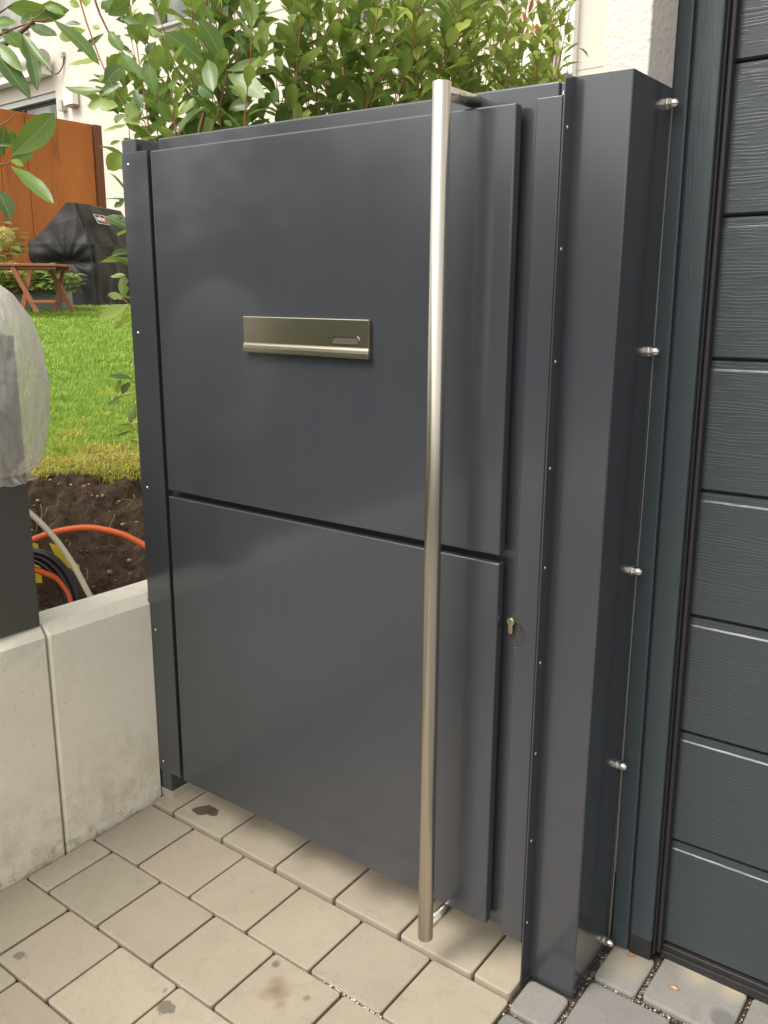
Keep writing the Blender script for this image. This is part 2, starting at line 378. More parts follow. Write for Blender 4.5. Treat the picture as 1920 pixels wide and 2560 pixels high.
def slab(mb, x0, x1, y0, y1, gap=.0047, top=0., th=.05, r=.008, ch=.0024, jit=.0012, var=None):
    """one rounded, chamfered paver; local frame of the paving"""
    x0 += gap/2+random.uniform(0, jit); x1 -= gap/2+random.uniform(0, jit); y0 += gap/2+random.uniform(0, jit); y1 -= gap/2+random.uniform(0, jit)
    if x1-x0 < .008 or y1-y0 < .008: return
    r = min(r, (x1-x0)/3, (y1-y0)/3); dz = top+random.uniform(-.0007, .0007)
    def ring(i, rr):
        pts = []
        for cx, cy, a0 in ((x1-i-rr, y1-i-rr, 0), (x0+i+rr, y1-i-rr, 90), (x0+i+rr, y0+i+rr, 180), (x1-i-rr, y0+i+rr, 270)):
            for a in (0, 45, 90): pts.append((cx+rr*math.cos(R(a0+a)), cy+rr*math.sin(R(a0+a))))
        return pts
    n = 12; T = TT(); vs = []
    for i, z in ((0, -th), (0, -ch*1.1), (ch*.4, -ch*.35), (ch*1.4, 0)):
        vs += [T((x, y, z+dz)) for x, y in ring(i, max(r-i*.5, .001))]
    fs = [tuple(range(3*n, 4*n))]
    for k in range(3): fs += [(k*n+j, k*n+(j+1) % n, (k+1)*n+(j+1) % n, (k+1)*n+j) for j in range(n)]
    v = var if var is not None else random.random(); mb.add(vs, fs, (max(v, .01), random.random(), 0))
# beige pavement
S, SY, Y0 = .20181, .20093, -.0371
pv = MB()
for row in range(1, 22):
    ya, yb = Y0-row*SY, Y0-(row-1)*SY
    off = .0830 if row % 2 else -.016
    xl = -.1065-(.022*(-yb+Y0)) if row < 4 else -.12
    cuts = [xl]+[off+S*k for k in range(-6, 12) if xl+.02 < off+S*k < 1.08]+[1.0945]
    if row <= 1: cuts = [c for c in cuts]
    for a, c in zip(cuts[:-1], cuts[1:]): slab(pv, a, c, ya, yb)
pav = pv.build('pavement', M['beige']); kind(pav, 'structure')
# raised threshold course under the gate
cb = MB(); cuts = [-.105]+[-.0167+S*k for k in range(0, 6)]+[1.0905]
cuts = cuts[:-1] if abs(cuts[-2]-cuts[-1]) < .03 else cuts
cuts = sorted(set(round(c, 4) for c in cuts if c < 1.05))+[1.0905]
for a, c in zip(cuts[:-1], cuts[1:]):
    slab(cb, a, c, -.0355, .165, top=.0085, ch=.003, th=.06)
kind(cb.build('kerb', M['curb']), 'structure')
bp = MB()
for j in range(14):
    for i in range(-1, 6):
        a = max(-.1, -.0167+S*i+(.1 if j % 2 else 0)); c = min(1.09, -.0167+S*(i+1)+(.1 if j % 2 else 0))
        if c > a: slab(bp, a, c, .167+.2*j, .367+.2*j)
kind(bp.build('path', M['beige']), 'structure')
# grey driveway
dv = MB(); G8 = .0085
def gs(x0, x1, y0, y1, **k): slab(dv, x0, x1, y0, y1, gap=.001, r=.012, ch=.004, jit=.002, **k)
gs(1.097, 1.1965, -.060, .045); gs(1.205, 1.3045, .1295, .262); gs(1.3135, 1.500, .1400, .292); gs(1.509, 1.70, .14, .292)
gs(1.2085, 1.392, -.075, .122); gs(1.401, 1.50, -.03, .128); gs(1.509, 1.70, -.075, .13)
gs(1.097, 1.1965, -.168, -.069); gs(1.205, 1.30, -.18, -.084); gs(1.309, 1.50, -.20, -.084); gs(1.401, 1.50, -.076, -.039); gs(1.509, 1.70, -.20, -.084)
yy = -.21; 
while yy > -4.2:
    h = random.choice((.1, .2, .14)); xx = 1.098
    if yy > -.22: yy = -.205
    while xx < 4.5:
        wd = random.choice((.14, .2, .1, .2)); gs(xx, xx+wd, yy-h, yy-.0); xx += wd+G8
    yy -= h+G8
for xx in np.arange(1.709, 4.4, .209):
    for k, (a, c) in enumerate(((.14, .292), (-.075, .13), (-.2, -.084))): gs(xx, xx+.2, a, c)
kind(dv.build('driveway', M['grey']), 'structure')
# grit in the driveway joints
sm = MB()
def pebble(mb, p, r, col=None, sub=1, flat=.6):
    bm = bmesh.new(); bmesh.ops.create_icosphere(bm, subdivisions=sub, radius=r)
    o = Vector(p); sd = random.random()*50; q = Matrix.Rotation(random.random()*6, 3, 'Z')
    sx, sy, sz = random.uniform(.8, 1.4), random.uniform(.7, 1.1), random.uniform(.5, .9)*flat/.6
    for v in bm.verts:
        d = 1+.35*noise.noise(v.co/r*.9+Vector((sd, 0, 0))); v.co = o+q @ Vector((v.co.x*sx*d, v.co.y*sy*d, v.co.z*sz*d))
    mb.bm(bm, col, None, True)
def grit(x0, x1, y0, y1, n):
    for _ in range(n):
        x, y = random.uniform(x0, x1), random.uniform(y0, y1); pebble(sm, TT(-.0085)((x, y, 0)), random.uniform(.0012, .0034), (random.random()**2.2, 0, 0))
grit(1.1975, 1.2055, -.16, .04, 70); grit(1.3055, 1.3125, .13, .27, 75); grit(1.501, 1.508, -.1, .28, 90); grit(1.21, 1.5, .1225, .1385, 110)
grit(1.393, 1.400, -.06, .12, 60); grit(1.10, 1.30, -.083, -.061, 70); grit(1.0945, 1.0975, -.3, -.04, 50); grit(1.205, 1.5, -.084, -.076, 40)
grit(1.1975, 1.2045, .04, .22, 45)
m = NT('mixed_grit'); m.P(Base_Color=m.mix(m.sep(m.attr().outputs['Vector'])[0], (.085, .068, .048), (.58, .52, .42)), Roughness=.85); M['grit'] = m.m
for _ in range(26): pebble(sm, TT(-.002)((.735+random.random()*.16, Y0-SY+random.uniform(-.002, .002), 0)), random.uniform(.0016, .0036), (random.uniform(.7, 1), 0, 0))
for _ in range(420):
    r_ = random.randint(0, 5); pebble(sm, TT(-.007)((random.uniform(-.1, 1.09), Y0-SY*r_+random.uniform(-.0022, .0022), 0)), random.uniform(.0007, .0016), (random.random()*.7, 0, 0))
kind(sm.build('joint_gravel', M['grit']), 'stuff', 'pale and dark grit filling the wide joints of the grey paving', 'gravel')

# two scraps of dry leaf
def leafbit(p, L, a, label):
    vs = []; n = 8; T = Matrix.Rotation(a, 3, 'Z')
    for k in range(n):
        t = 2*math.pi*k/n; r = L*(.5+.12*random.uniform(-1, 1)); vs.append(Vector(p)+T @ Vector((math.cos(t)*r, math.sin(t)*r*.5, .002+.002*random.random())))
    b = MB(); b.add(vs+[Vector(p)+Vector((0, 0, .006))], [(k, (k+1) % n, n) for k in range(n)]); b.add([v-Vector((0, 0, .0012)) for v in vs], [tuple(range(n))])
    return tag(b.build('leaf_scrap', M['redleaf']), label, 'fallen leaf', 'dry leaf scraps on the grey paving')
leafbit((1.2535, .232, gz(1.2535, .232)+.001), .018, .6, 'small orange leaf scrap at the foot of the garage door jamb')
leafbit((1.3655, .197, gz(1.3655, .197)+.001), .024, .1, 'tan leaf scrap lying alone on the large grey paver')

# ---------------------------------------------------------------- concrete wall
def wall_piece(y0, y1, label, grp='cast concrete wall elements', a0=0, a1=0, rear=0):
    b = MB()
    def X(y): return -.106+.022*min(y+.037, 0)*1.0-.003
    prof = lambda y: [(X(y), -.15), (X(y), .609), (X(y)-.026, .635), (X(y)-.117, .635), (X(y)-.12, .632), (X(y)-.12, -.15)]
    ch = .006; ys = [y0, y0+ch, y1-ch, y1]
    rings = []
    for i, y in enumerate(ys):
        pr = prof(y); e = i in (0, 3)
        if (i == 0 and a0) or (i == 3 and a1): pr = [(p[0]-(ch if k in (0, 1) else 0), p[1]-(0)) for k, p in enumerate(pr)]
        rings.append([(p[0], y, p[1]) for p in pr])
    n = 6; vs = [v for r in rings for v in r]; fs = [tuple(range(n))[::-1], tuple(range(3*n, 4*n))]
    for k in range(3): fs += [(k*n+j, k*n+(j+1) % n, (k+1)*n+(j+1) % n, (k+1)*n+j) for j in range(n)]
    b.add(vs, fs)
    if rear:
        pr = [(-.121, -.15), (-.121, .622), (-.134, .635), (-.226, .635), (-.229, .632), (-.229, -.15)]; b.prism(pr, 'y', .0046, 4.2)
    return tag(b.build('concrete_wall', M['concrete']), label, 'wall', grp)
wall_piece(-.311, .0045, 'pale concrete wall element between the vertical groove and the gate post', a0=1, rear=1)
wall_piece(-4.2, -.317, 'pale concrete wall element carrying the grey post with the plastic film', a1=1)

# ---------------------------------------------------------------- garden terrain
def terr(x, y):
    s = -.85*(x+.1)+.53*y
    if s < .2: z = .5
    elif s < .95: z = .5+(s-.2)*.4
    elif s < 8.8: z = .8+(s-.95)*.056
    else: z = 1.24
    return z
def terr_s(x, y): return -.85*(x+.1)+.53*y
def sheet(name, xs, ys, amp, mat):
    nx, ny = len(xs), len(ys); V = np.zeros((nx*ny, 3)); Cc = np.zeros((nx*ny, 3))
    for i, x in enumerate(xs):
        for j, y in enumerate(ys):
            s = terr_s(x, y); z = terr(x, y)
            nn = noise.noise(Vector((x*2.2, y*2.2, 3)))*.12
            soilw = 1-max(0, min(1, (s-.93+nn)/.12))
            if amp and soilw > 0:
                z += soilw*amp*(noise.fractal(Vector((x*14, y*14, 1)), .9, 2.1, 5)*1.0+.4*abs(noise.noise(Vector((x*45, y*45, 0)))))
            V[i*ny+j] = (x, y, z); Cc[i*ny+j] = ((1-soilw), 0, 0)
    F = np.array([(i*ny+j, (i+1)*ny+j, (i+1)*ny+j+1, i*ny+j+1) for i in range(nx-1) for j in range(ny-1)])
    return npmesh(name, V, F, mat, col=Cc)
fx = list(np.arange(-1.5, -.2249, .0125)); fy = list(np.arange(-.75, 1.25, .0125))
kind(sheet('soil', fx, fy, .042, M['soil']), 'structure')
cx_ = [-16, -13, -11, -9.5, -8, -7, -6, -5, -4, -3, -2.5, -2, -1.75, -1.5]
for nm, xs, ys in (('lawn_base', cx_, [-8, -4, -2, -1, -.75]+list(np.arange(-.5, 1.26, .25))+[2, 3, 4, 5, 6, 7, 8.6]),
                   ('lawn_edge', list(np.arange(-1.5, -.2249, .17))+[-.225], [-8, -6, -4, -3, -2, -1.5, -1, -.75]),
                   ('garden_bed', list(np.arange(-1.5, -.2249, .17))+[-.225], [1.2375, 1.6, 2, 3, 4, 5, 6, 7, 8.6])):
    kind(sheet(nm, xs, ys, 0, M['soil']), 'structure')
b = MB(); b.box((-.225, 4.2, .4), (1.15, 8.6, terr(-.225, 4.3)), 0); kind(b.build('rear_lawn', M['soil']), 'structure')
# patio beyond the lawn
b = MB(); d1 = Vector((-.85, .53, 0)); d2 = Vector((.53, .85, 0)); o = Vector((-.1, 0, 0))
for i in range(9):
    for j in range(-5, 9):
        p = o+d1*(8.84+i*.5)+d2*(j*.5); q = [p, p+d1*.495, p+d1*.495+d2*.495, p+d2*.495]
        b.prism([(v.x, v.y) for v in q], 'z', 1.18, 1.246)
kind(b.build('patio', M['patio']), 'structure')

# pebbles and clods in the soil
b = MB()
for _ in range(420):
    x, y = random.uniform(-1.2, -.26), random.uniform(-.45, .65)
    if terr_s(x, y) > .98: continue
    r = random.choice((.002, .003, .004, .005, .008)); pebble(b, (x, y, terr(x, y)+.012), r*random.uniform(.8, 1.3), (random.random()**1.5, random.random(), 0))
m = NT('mixed_pebbles'); m.P(Base_Color=m.mix(m.sep(m.attr().outputs['Vector'])[0], (.07, .035, .018), (.42, .26, .14)), Roughness=.8); M['peb'] = m.m
kind(b.build('soil_pebbles', M['peb']), 'stuff', 'scattered pebbles, bark and clods on the dark soil slope', 'pebbles')

# ---------------------------------------------------------------- grass
def blades(name, N, smin, smax, tmin, tmax, hl, wl, dens_pow, seed):
    g = np.random.default_rng(seed)
    u = g.random(N); s = smin+(smax-smin)*u**dens_pow; t = g.uniform(-1, 1, N)
    # wedge opening with distance
    mid = tmin[0]+(s-smin)*tmin[1]; hw = tmax[0]+(s-smin)*tmax[1]; t = mid+t*hw
    x = -.1-.85*s+.53*t; y = .53*s+.85*t
    keep = (x < -.3)
    nn = np.array([noise.noise(Vector((a*2.2, b*2.2, 3))) for a, b in zip(x, y)]); n2 = np.array([noise.noise(Vector((a*1.6, b*1.6, 9))) for a, b in zip(x, y)]); n3 = np.array([noise.noise(Vector((a*7, b*7, 5))) for a, b in zip(x, y)])
    keep &= (s+nn*.12+n3*.10+g.normal(0, .02, N)) > .93
    x, y, s, n2, n3 = [q[keep] for q in (x, y, s, n2, n3)]; N = len(x)
    z = np.where(s < .95, .5+(s-.2)*.4, .8+(s-.95)*.056)
    dry = np.clip(.92-(s-.95)/1.3+n2*2.2+n3*1.2+(t[keep]-.05)*.7+g.normal(0, .22, N), 0, 1)*np.clip((3.6-s)/1.2, .12, 1)
    L = g.uniform(hl[0], hl[1], N)*(1+.25*n3); W = g.uniform(wl[0], wl[1], N)*(1+(s/8))
    az = g.uniform(0, 2*np.pi, N); lean = g.uniform(.15, .9, N)+dry*.45
    dx, dy = np.cos(az), np.sin(az); px_, py_ = -dy, dx
    V = np.zeros((N, 5, 3)); base = np.stack([x, y, z-.01], 1); side = np.stack([px_, py_, 0*px_], 1)
    m1 = base+np.stack([dx*L*lean*.3, dy*L*lean*.3, L*.62*(1-.25*lean)], 1); tip = base+np.stack([dx*L*lean, dy*L*lean, L*(1-.55*lean)], 1)
    V[:, 0] = base-side*W[:, None]/2; V[:, 1] = base+side*W[:, None]/2; V[:, 2] = m1+side*W[:, None]*.42; V[:, 3] = m1-side*W[:, None]*.42; V[:, 4] = tip
    idx = np.arange(N)[:, None]*5
    F = np.concatenate([idx+np.array([[0, 1, 2]]), idx+np.array([[0, 2, 3]]), idx+np.array([[3, 2, 4]])])
    gr = np.stack([g.uniform(.20, .36, N), g.uniform(.35, .50, N), g.uniform(.03, .09, N)], 1); st = np.stack([g.uniform(.50, .70, N), g.uniform(.41, .54, N), g.uniform(.11, .18, N)], 1)
    br = np.stack([g.uniform(.22, .34, N), g.uniform(.12, .18, N), g.uniform(.05, .08, N)], 1)
    yg = np.stack([g.uniform(.40, .52, N), g.uniform(.44, .54, N), g.uniform(.04, .07, N)], 1)
    c = gr*(1-dry[:, None])+yg*dry[:, None]; k = (dry > .72)[:, None]*(g.random(N) < .52)[:, None]; c = np.where(k, st, c); k2 = k & (g.random(N) < .3)[:, None]; c = np.where(k2, br, c)
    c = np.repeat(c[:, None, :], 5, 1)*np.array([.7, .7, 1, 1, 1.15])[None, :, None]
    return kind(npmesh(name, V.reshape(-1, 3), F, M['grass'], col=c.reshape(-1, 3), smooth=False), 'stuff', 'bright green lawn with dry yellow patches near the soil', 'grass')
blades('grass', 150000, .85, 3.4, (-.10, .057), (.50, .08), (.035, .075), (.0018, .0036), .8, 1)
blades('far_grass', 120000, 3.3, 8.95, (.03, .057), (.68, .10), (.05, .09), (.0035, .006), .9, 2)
# (exposed roots on the soil)
b = MB()
for _ in range(12):
    x, y = random.uniform(-1.0, -.5), random.uniform(.0, .45); a = random.uniform(0, 6.28); pts = []
    for k in range(7):
        pts.append((x, y, terr(x, y)+.022+.008*math.sin(k))); a += random.uniform(-.7, .7); x += .016*math.cos(a); y += .016*math.sin(a)
    b.tube(pts, .0007, 4)
M['root'] = simple('pale_root', (.42, .28, .13), .8)
kind(b.build('exposed_roots', M['root']), 'stuff', 'thin pale roots and straw trailing over the dark soil', 'roots')

HA=[((-0.309, -0.153, 2.123), (-0.209, -0.053, 2.127), 0.0472, 0), ((-0.334, -0.185, 2.081), (-0.288, -0.148, 2.092), 0.0333, 0), ((-0.252, -0.118, 2.099), (-0.313, -0.126, 2.1), 0.0194, 2), ((-0.26, -0.13, 2.084), (-0.203, -0.095, 2.059), 0.0305, 3), ((-0.212, -0.092, 2.091), (-0.113, -0.048, 1.994), 0.0305, 2), ((-0.149, -0.052, 2.069), (-0.259, -0.067, 2.076), 0.0305, 1), ((-0.31, -0.17, 2.072), (-0.271, -0.154, 2.03), 0.0305, 2), ((-0.28, -0.149, 2.068), (-0.254, -0.148, 2.007), 0.0208, 1), ((-0.269, -0.144, 2.059), (-0.206, -0.161, 1.933), 0.0319, 3), ((-0.267, -0.142, 2.06), (-0.174, -0.137, 1.976), 0.0181, 2), ((-0.322, -0.191, 2.031), (-0.198, -0.187, 1.914), 0.0417, 3), ((-0.322, -0.19, 2.037), (-0.219, -0.196, 1.976), 0.0278, 0), ((-0.246, -0.212, 1.779), (-0.183, -0.134, 1.882), 0.0555, 0), ((-0.244, -0.219, 1.752), (-0.106, -0.204, 1.676), 0.0333, 0), ((-0.247, -0.219, 1.762), (-0.233, -0.161, 1.789), 0.025, 2), ((-0.271, -0.21, 1.847), (-0.285, -0.217, 1.775), 0.0305, 3), ((-0.264, -0.251, 1.697), (-0.229, -0.245, 1.631), 0.0389, 3), ((-0.257, -0.202, 1.84), (-0.286, -0.186, 1.795), 0.0194, 3), ((-0.278, -0.229, 1.802), (-0.249, -0.207, 1.804), 0.0083, 2), ((-0.247, -0.111, 2.113), (-0.242, -0.041, 2.12), 0.0222, 3), ((-0.194, -0.074, 2.105), (-0.238, -0.099, 2.129), 0.0194, 0), ((-0.248, -0.218, 1.767), (-0.222, -0.202, 1.754), 0.0167, 1)]
HB=[((-0.536, 0.28, 2.119), (-0.644, 0.24, 2.125), 0.0355, 1), ((-0.52, 0.265, 2.034), (-0.626, 0.226, 2.039), 0.0244, 1), ((-0.475, 0.284, 1.988), (-0.573, 0.24, 1.996), 0.0457, 1), ((-0.514, 0.274, 2.05), (-0.481, 0.314, 2.1), 0.0457, 3), ((-0.48, 0.3, 2.051), (-0.523, 0.257, 2.017), 0.0288, 3), ((-0.592, 0.283, 2.269), (-0.602, 0.29, 2.315), 0.0305, 1), ((-0.607, 0.272, 2.268), (-0.637, 0.255, 2.285), 0.0203, 1), ((-0.558, 0.314, 2.285), (-0.531, 0.326, 2.257), 0.0372, 2), ((-0.536, 0.318, 2.246), (-0.47, 0.34, 2.283), 0.0372, 2), ((-0.487, 0.322, 2.141), (-0.529, 0.31, 2.202), 0.0355, 2), ((-0.424, 0.345, 2.062), (-0.495, 0.316, 2.141), 0.0322, 2), ((-0.417, 0.347, 2.053), (-0.486, 0.345, 2.128), 0.0271, 2), ((-0.391, 0.356, 2.02), (-0.4, 0.338, 2.106), 0.0389, 2), ((-0.414, 0.327, 1.98), (-0.446, 0.322, 2.041), 0.0271, 3), ((-0.422, 0.315, 1.96), (-0.457, 0.3, 1.995), 0.0423, 1), ((-0.346, 0.367, 1.946), (-0.347, 0.33, 1.995), 0.0305, 2), ((-0.446, 0.289, 1.935), (-0.499, 0.244, 1.916), 0.0122, 1), ((-0.443, 0.266, 1.852), (-0.474, 0.231, 1.809), 0.044, 1), ((-0.421, 0.243, 1.724), (-0.441, 0.222, 1.7), 0.0169, 3), ((-0.418, 0.31, 1.934), (-0.475, 0.303, 1.964), 0.0372, 1), ((-0.539, 0.3, 2.193), (-0.639, 0.265, 2.157), 0.0186, 3), ((-0.456, 0.37, 2.223), (-0.516, 0.332, 2.244), 0.0203, 2), ((-0.444, 0.377, 2.214), (-0.43, 0.397, 2.247), 0.0372, 2), ((-0.489, 0.319, 2.134), (-0.537, 0.312, 2.102), 0.0338, 1), ((-0.459, 0.319, 2.062), (-0.465, 0.351, 2.097), 0.0305, 1), ((-0.517, 0.328, 2.233), (-0.505, 0.394, 2.252), 0.0203, 3), ((-0.597, 0.265, 2.219), (-0.635, 0.237, 2.222), 0.0135, 3), ((-0.551, 0.295, 2.206), (-0.569, 0.284, 2.216), 0.0203, 1), ((-0.454, 0.269, 1.888), (-0.479, 0.248, 1.879), 0.0102, 1), ((-0.519, 0.277, 2.072), (-0.55, 0.278, 2.066), 0.0152, 1), ((-0.484, 0.63, 2.176), (-0.551, 0.537, 2.246), 0.0571, 2), ((-0.429, 0.668, 2.166), (-0.469, 0.611, 2.289), 0.0552, 2), ((-0.471, 0.64, 2.177), (-0.402, 0.584, 2.08), 0.0497, 2), ((-0.417, 0.67, 2.145), (-0.281, 0.713, 2.165), 0.0313, 2), ((-0.412, 0.67, 2.134), (-0.272, 0.685, 2.053), 0.0552, 0), ((-0.34, 0.745, 2.201), (-0.415, 0.721, 2.306), 0.0221, 1), ((-0.329, 0.761, 2.226), (-0.354, 0.769, 2.314), 0.0331, 2), ((-0.338, 0.7, 2.052), (-0.395, 0.651, 2.029), 0.0423, 3), ((-0.429, 0.614, 1.993), (-0.421, 0.544, 1.95), 0.0405, 0), ((-0.438, 0.628, 2.059), (-0.482, 0.607, 2.098), 0.0442, 3), ((-0.478, 0.602, 2.069), (-0.501, 0.537, 1.997), 0.0258, 1), ((-0.584, 0.525, 2.074), (-0.605, 0.497, 2.161), 0.0405, 2), ((-0.537, 0.531, 1.983), (-0.535, 0.487, 2.041), 0.035, 2), ((-0.376, 0.677, 2.066), (-0.393, 0.676, 2.106), 0.0295, 2), ((-0.279, 0.756, 2.092), (-0.287, 0.736, 2.046), 0.0258, 2), ((-0.278, 0.773, 2.142), (-0.297, 0.774, 2.196), 0.0258, 2), ((-0.379, 0.646, 1.973), (-0.4, 0.637, 1.995), 0.0221, 2), ((-0.697, 0.496, 2.254), (-0.643, 0.558, 2.242), 0.0184, 2), ((-0.39, 0.713, 2.22), (-0.404, 0.719, 2.274), 0.0368, 3), ((-0.6, 0.564, 2.244), (-0.663, 0.568, 2.281), 0.0295, 1)]
HF=[((-0.279, 0.11, 1.447), (-0.288, 0.121, 1.504), 0.0265, 1), ((-0.28, 0.108, 1.441), (-0.314, 0.087, 1.454), 0.02, 1), ((-0.283, 0.125, 1.505), (-0.332, 0.113, 1.501), 0.0129, 1), ((-0.267, 0.112, 1.424), (-0.284, 0.024, 1.386), 0.0355, 1), ((-0.269, 0.111, 1.425), (-0.308, 0.049, 1.4), 0.0226, 1), ((-0.259, 0.111, 1.4), (-0.236, 0.04, 1.363), 0.0145, 1), ((-0.226, 0.082, 1.226), (-0.268, 0.028, 1.237), 0.02, 3), ((-0.25, 0.064, 1.224), (-0.254, 0.049, 1.185), 0.0161, 1), ((-0.229, 0.077, 1.215), (-0.243, 0.056, 1.182), 0.0178, 3), ((-0.245, 0.053, 1.177), (-0.244, 0.008, 1.152), 0.0136, 2), ((-0.206, 0.071, 1.143), (-0.212, 0.056, 1.105), 0.0194, 1), ((-0.206, 0.058, 1.099), (-0.236, 0.011, 1.102), 0.0194, 1), ((-0.208, 0.052, 1.083), (-0.222, 0.012, 1.072), 0.0071, 2), ((-0.205, 0.06, 1.102), (-0.216, 0.014, 1.103), 0.0052, 2), ((-0.185, 0.06, 1.054), (-0.208, 0.043, 1.055), 0.0065, 0), ((-0.256, 0.109, 1.384), (-0.288, 0.109, 1.381), 0.0161, 1)]
STEMS=[([(-0.336, -0.2, 2.037), (-0.312, -0.176, 2.058), (-0.29, -0.155, 2.072), (-0.252, -0.122, 2.09), (-0.234, -0.1, 2.118)], 0.0035), ([(-0.252, -0.122, 2.09), (-0.235, -0.108, 2.091), (-0.223, -0.097, 2.099), (-0.212, -0.092, 2.091)], 0.0022), ([(-0.354, -0.19, 2.115), (-0.32, -0.166, 2.11), (-0.308, -0.154, 2.121), (-0.301, -0.146, 2.129)], 0.003), ([(-0.292, -0.229, 1.837), (-0.28, -0.217, 1.845), (-0.264, -0.201, 1.859), (-0.256, -0.19, 1.875)], 0.0025), ([(-0.288, -0.253, 1.748), (-0.266, -0.235, 1.754), (-0.247, -0.219, 1.76), (-0.246, -0.212, 1.779)], 0.003), ([(-0.618, 0.276, 2.308), (-0.584, 0.275, 2.223), (-0.543, 0.278, 2.131), (-0.516, 0.282, 2.078), (-0.486, 0.288, 2.026), (-0.455, 0.297, 1.98), (-0.403, 0.319, 1.928), (-0.353, 0.337, 1.862)], 0.0028), ([(-0.602, 0.316, 2.315), (-0.576, 0.317, 2.255), (-0.543, 0.323, 2.196), (-0.505, 0.336, 2.146), (-0.457, 0.352, 2.08), (-0.414, 0.369, 2.031), (-0.354, 0.387, 1.948), (-0.317, 0.395, 1.882)], 0.0035), ([(-0.603, 0.576, 2.247), (-0.559, 0.592, 2.193), (-0.492, 0.614, 2.1), (-0.445, 0.631, 2.043)], 0.0035), ([(-0.425, 0.679, 2.151), (-0.424, 0.652, 2.061), (-0.434, 0.617, 1.971), (-0.438, 0.592, 1.899)], 0.003), ([(-0.591, 0.751, 2.413), (-0.556, 0.743, 2.302), (-0.524, 0.727, 2.172), (-0.484, 0.701, 1.987)], 0.006), ([(-0.281, 0.108, 1.444), (-0.265, 0.115, 1.428), (-0.224, 0.137, 1.4)], 0.0025), ([(-0.245, 0.053, 1.177), (-0.214, 0.079, 1.185), (-0.18, 0.106, 1.193)], 0.0018), ([(-0.238, 0.075, 1.231), (-0.22, 0.084, 1.215), (-0.18, 0.106, 1.193)], 0.002), ([(-0.219, 0.051, 1.105), (-0.198, 0.061, 1.087), (-0.161, 0.082, 1.068)], 0.0022)]

# ================================================================ the gate
P = M['paint']
gate = empty('gate', (0, 0, 0), 'anthracite metal gate leaf with two panels, a letter flap and a long steel pull bar', 'gate')
b = MB(); b.box((-.010, .0350, .0785), (1.0660, .0740, 1.8265), .0045); b.build('frame', P, gate)
def sheet_panel(z0, z1, label):
    b = MB(); b.box((0, 0, z0), (1.0, .0232, z1), .0040)
    b.box((.02, .0233, z0+.02), (.98, .0349, z1-.02)); o = b.build('panel', P, gate); o['label'] = label; return o
sheet_panel(.9516, 1.7927, 'upper panel with the letter flap'); sheet_panel(.0969, .9356, 'lower panel')
# cover strip with a round notch for the lock
b = MB(); zc, rn = .787, .0265; xl, xr = 1.0318, 1.0825; poly = [(xr, .0785), (xr, 1.7984), (xl, 1.7984)]
poly += [(xl+rn*math.sin(R(a))*.98, zc+rn*math.cos(R(a))) for a in range(0, 181, 12)]+[(xl, .0785)]
def inset(pl_, d):
    out = []; n_ = len(pl_)
    for k in range(n_):
        p0, p1, p2 = Vector(pl_[k-1]), Vector(pl_[k]), Vector(pl_[(k+1) % n_]); a_, c_ = (p1-p0).normalized(), (p2-p1).normalized()
        n1_, n2_ = Vector((-a_.y, a_.x)), Vector((-c_.y, c_.x)); m_ = (n1_+n2_); m_ = m_.normalized()/max(.4, m_.normalized().dot(n1_)); out.append(tuple(p1+m_*d))
    return out
rr_ = .0026; ring_ = []; sgn = 1 if sum(poly[k-1][0]*poly[k][1]-poly[k][0]*poly[k-1][1] for k in range(len(poly))) > 0 else -1
for a in (0, 20, 40, 60, 80, 90): ring_.append([(x, .0150+rr_*(1-math.sin(R(a))), z) for x, z in inset(poly, sgn*rr_*(1-math.cos(R(a))))])
ring_ = [[(x, .0195, z) for x, z in poly]]+ring_; nP = len(poly)
b.add([v for r in ring_ for v in r], [tuple(range(nP))[::-1], tuple(range((len(ring_)-1)*nP, len(ring_)*nP))]+[(q*nP+k, q*nP+(k+1) % nP, (q+1)*nP+(k+1) % nP, (q+1)*nP+k) for q in range(len(ring_)-1) for k in range(nP)])
b.box((1.050, .0197, .0785), (1.0800, .036, 1.797)); b.build('cover_strip', P, gate)
# lock cylinder
def circ(cx, cz, r, a0, a1, n): return [(cx+r*math.cos(R(a0+(a1-a0)*k/n)), cz+r*math.sin(R(a0+(a1-a0)*k/n))) for k in range(n+1)]
kx, kz = 1.0170, .8085
def euro(r, w_, dn): return circ(kx, kz, r, -60, 240, 22)+circ(kx, kz-dn+w_, w_, 180, 360, 8)
b = MB(); b.prism(euro(.0088, .0052, .0268), 'y', .0265, .0360); lk = b.build('lock_cylinder', M['brass'], gate)
b = MB(); b.prism(circ(kx, kz, .0068, 0, 345, 20), 'y', .0248, .0266); b.build('lock_plug', M['bolt'], lk)
b = MB(); b.box((kx-.0006, .0243, kz-.0042), (kx+.0006, .0249, kz+.0036)); b.build('key_slot', M['dark'], lk)
b = MB(); b.prism(euro(.0102, .0064, .0284), 'y', .0340, .0352); b.build('lock_recess', M['dark'], lk)
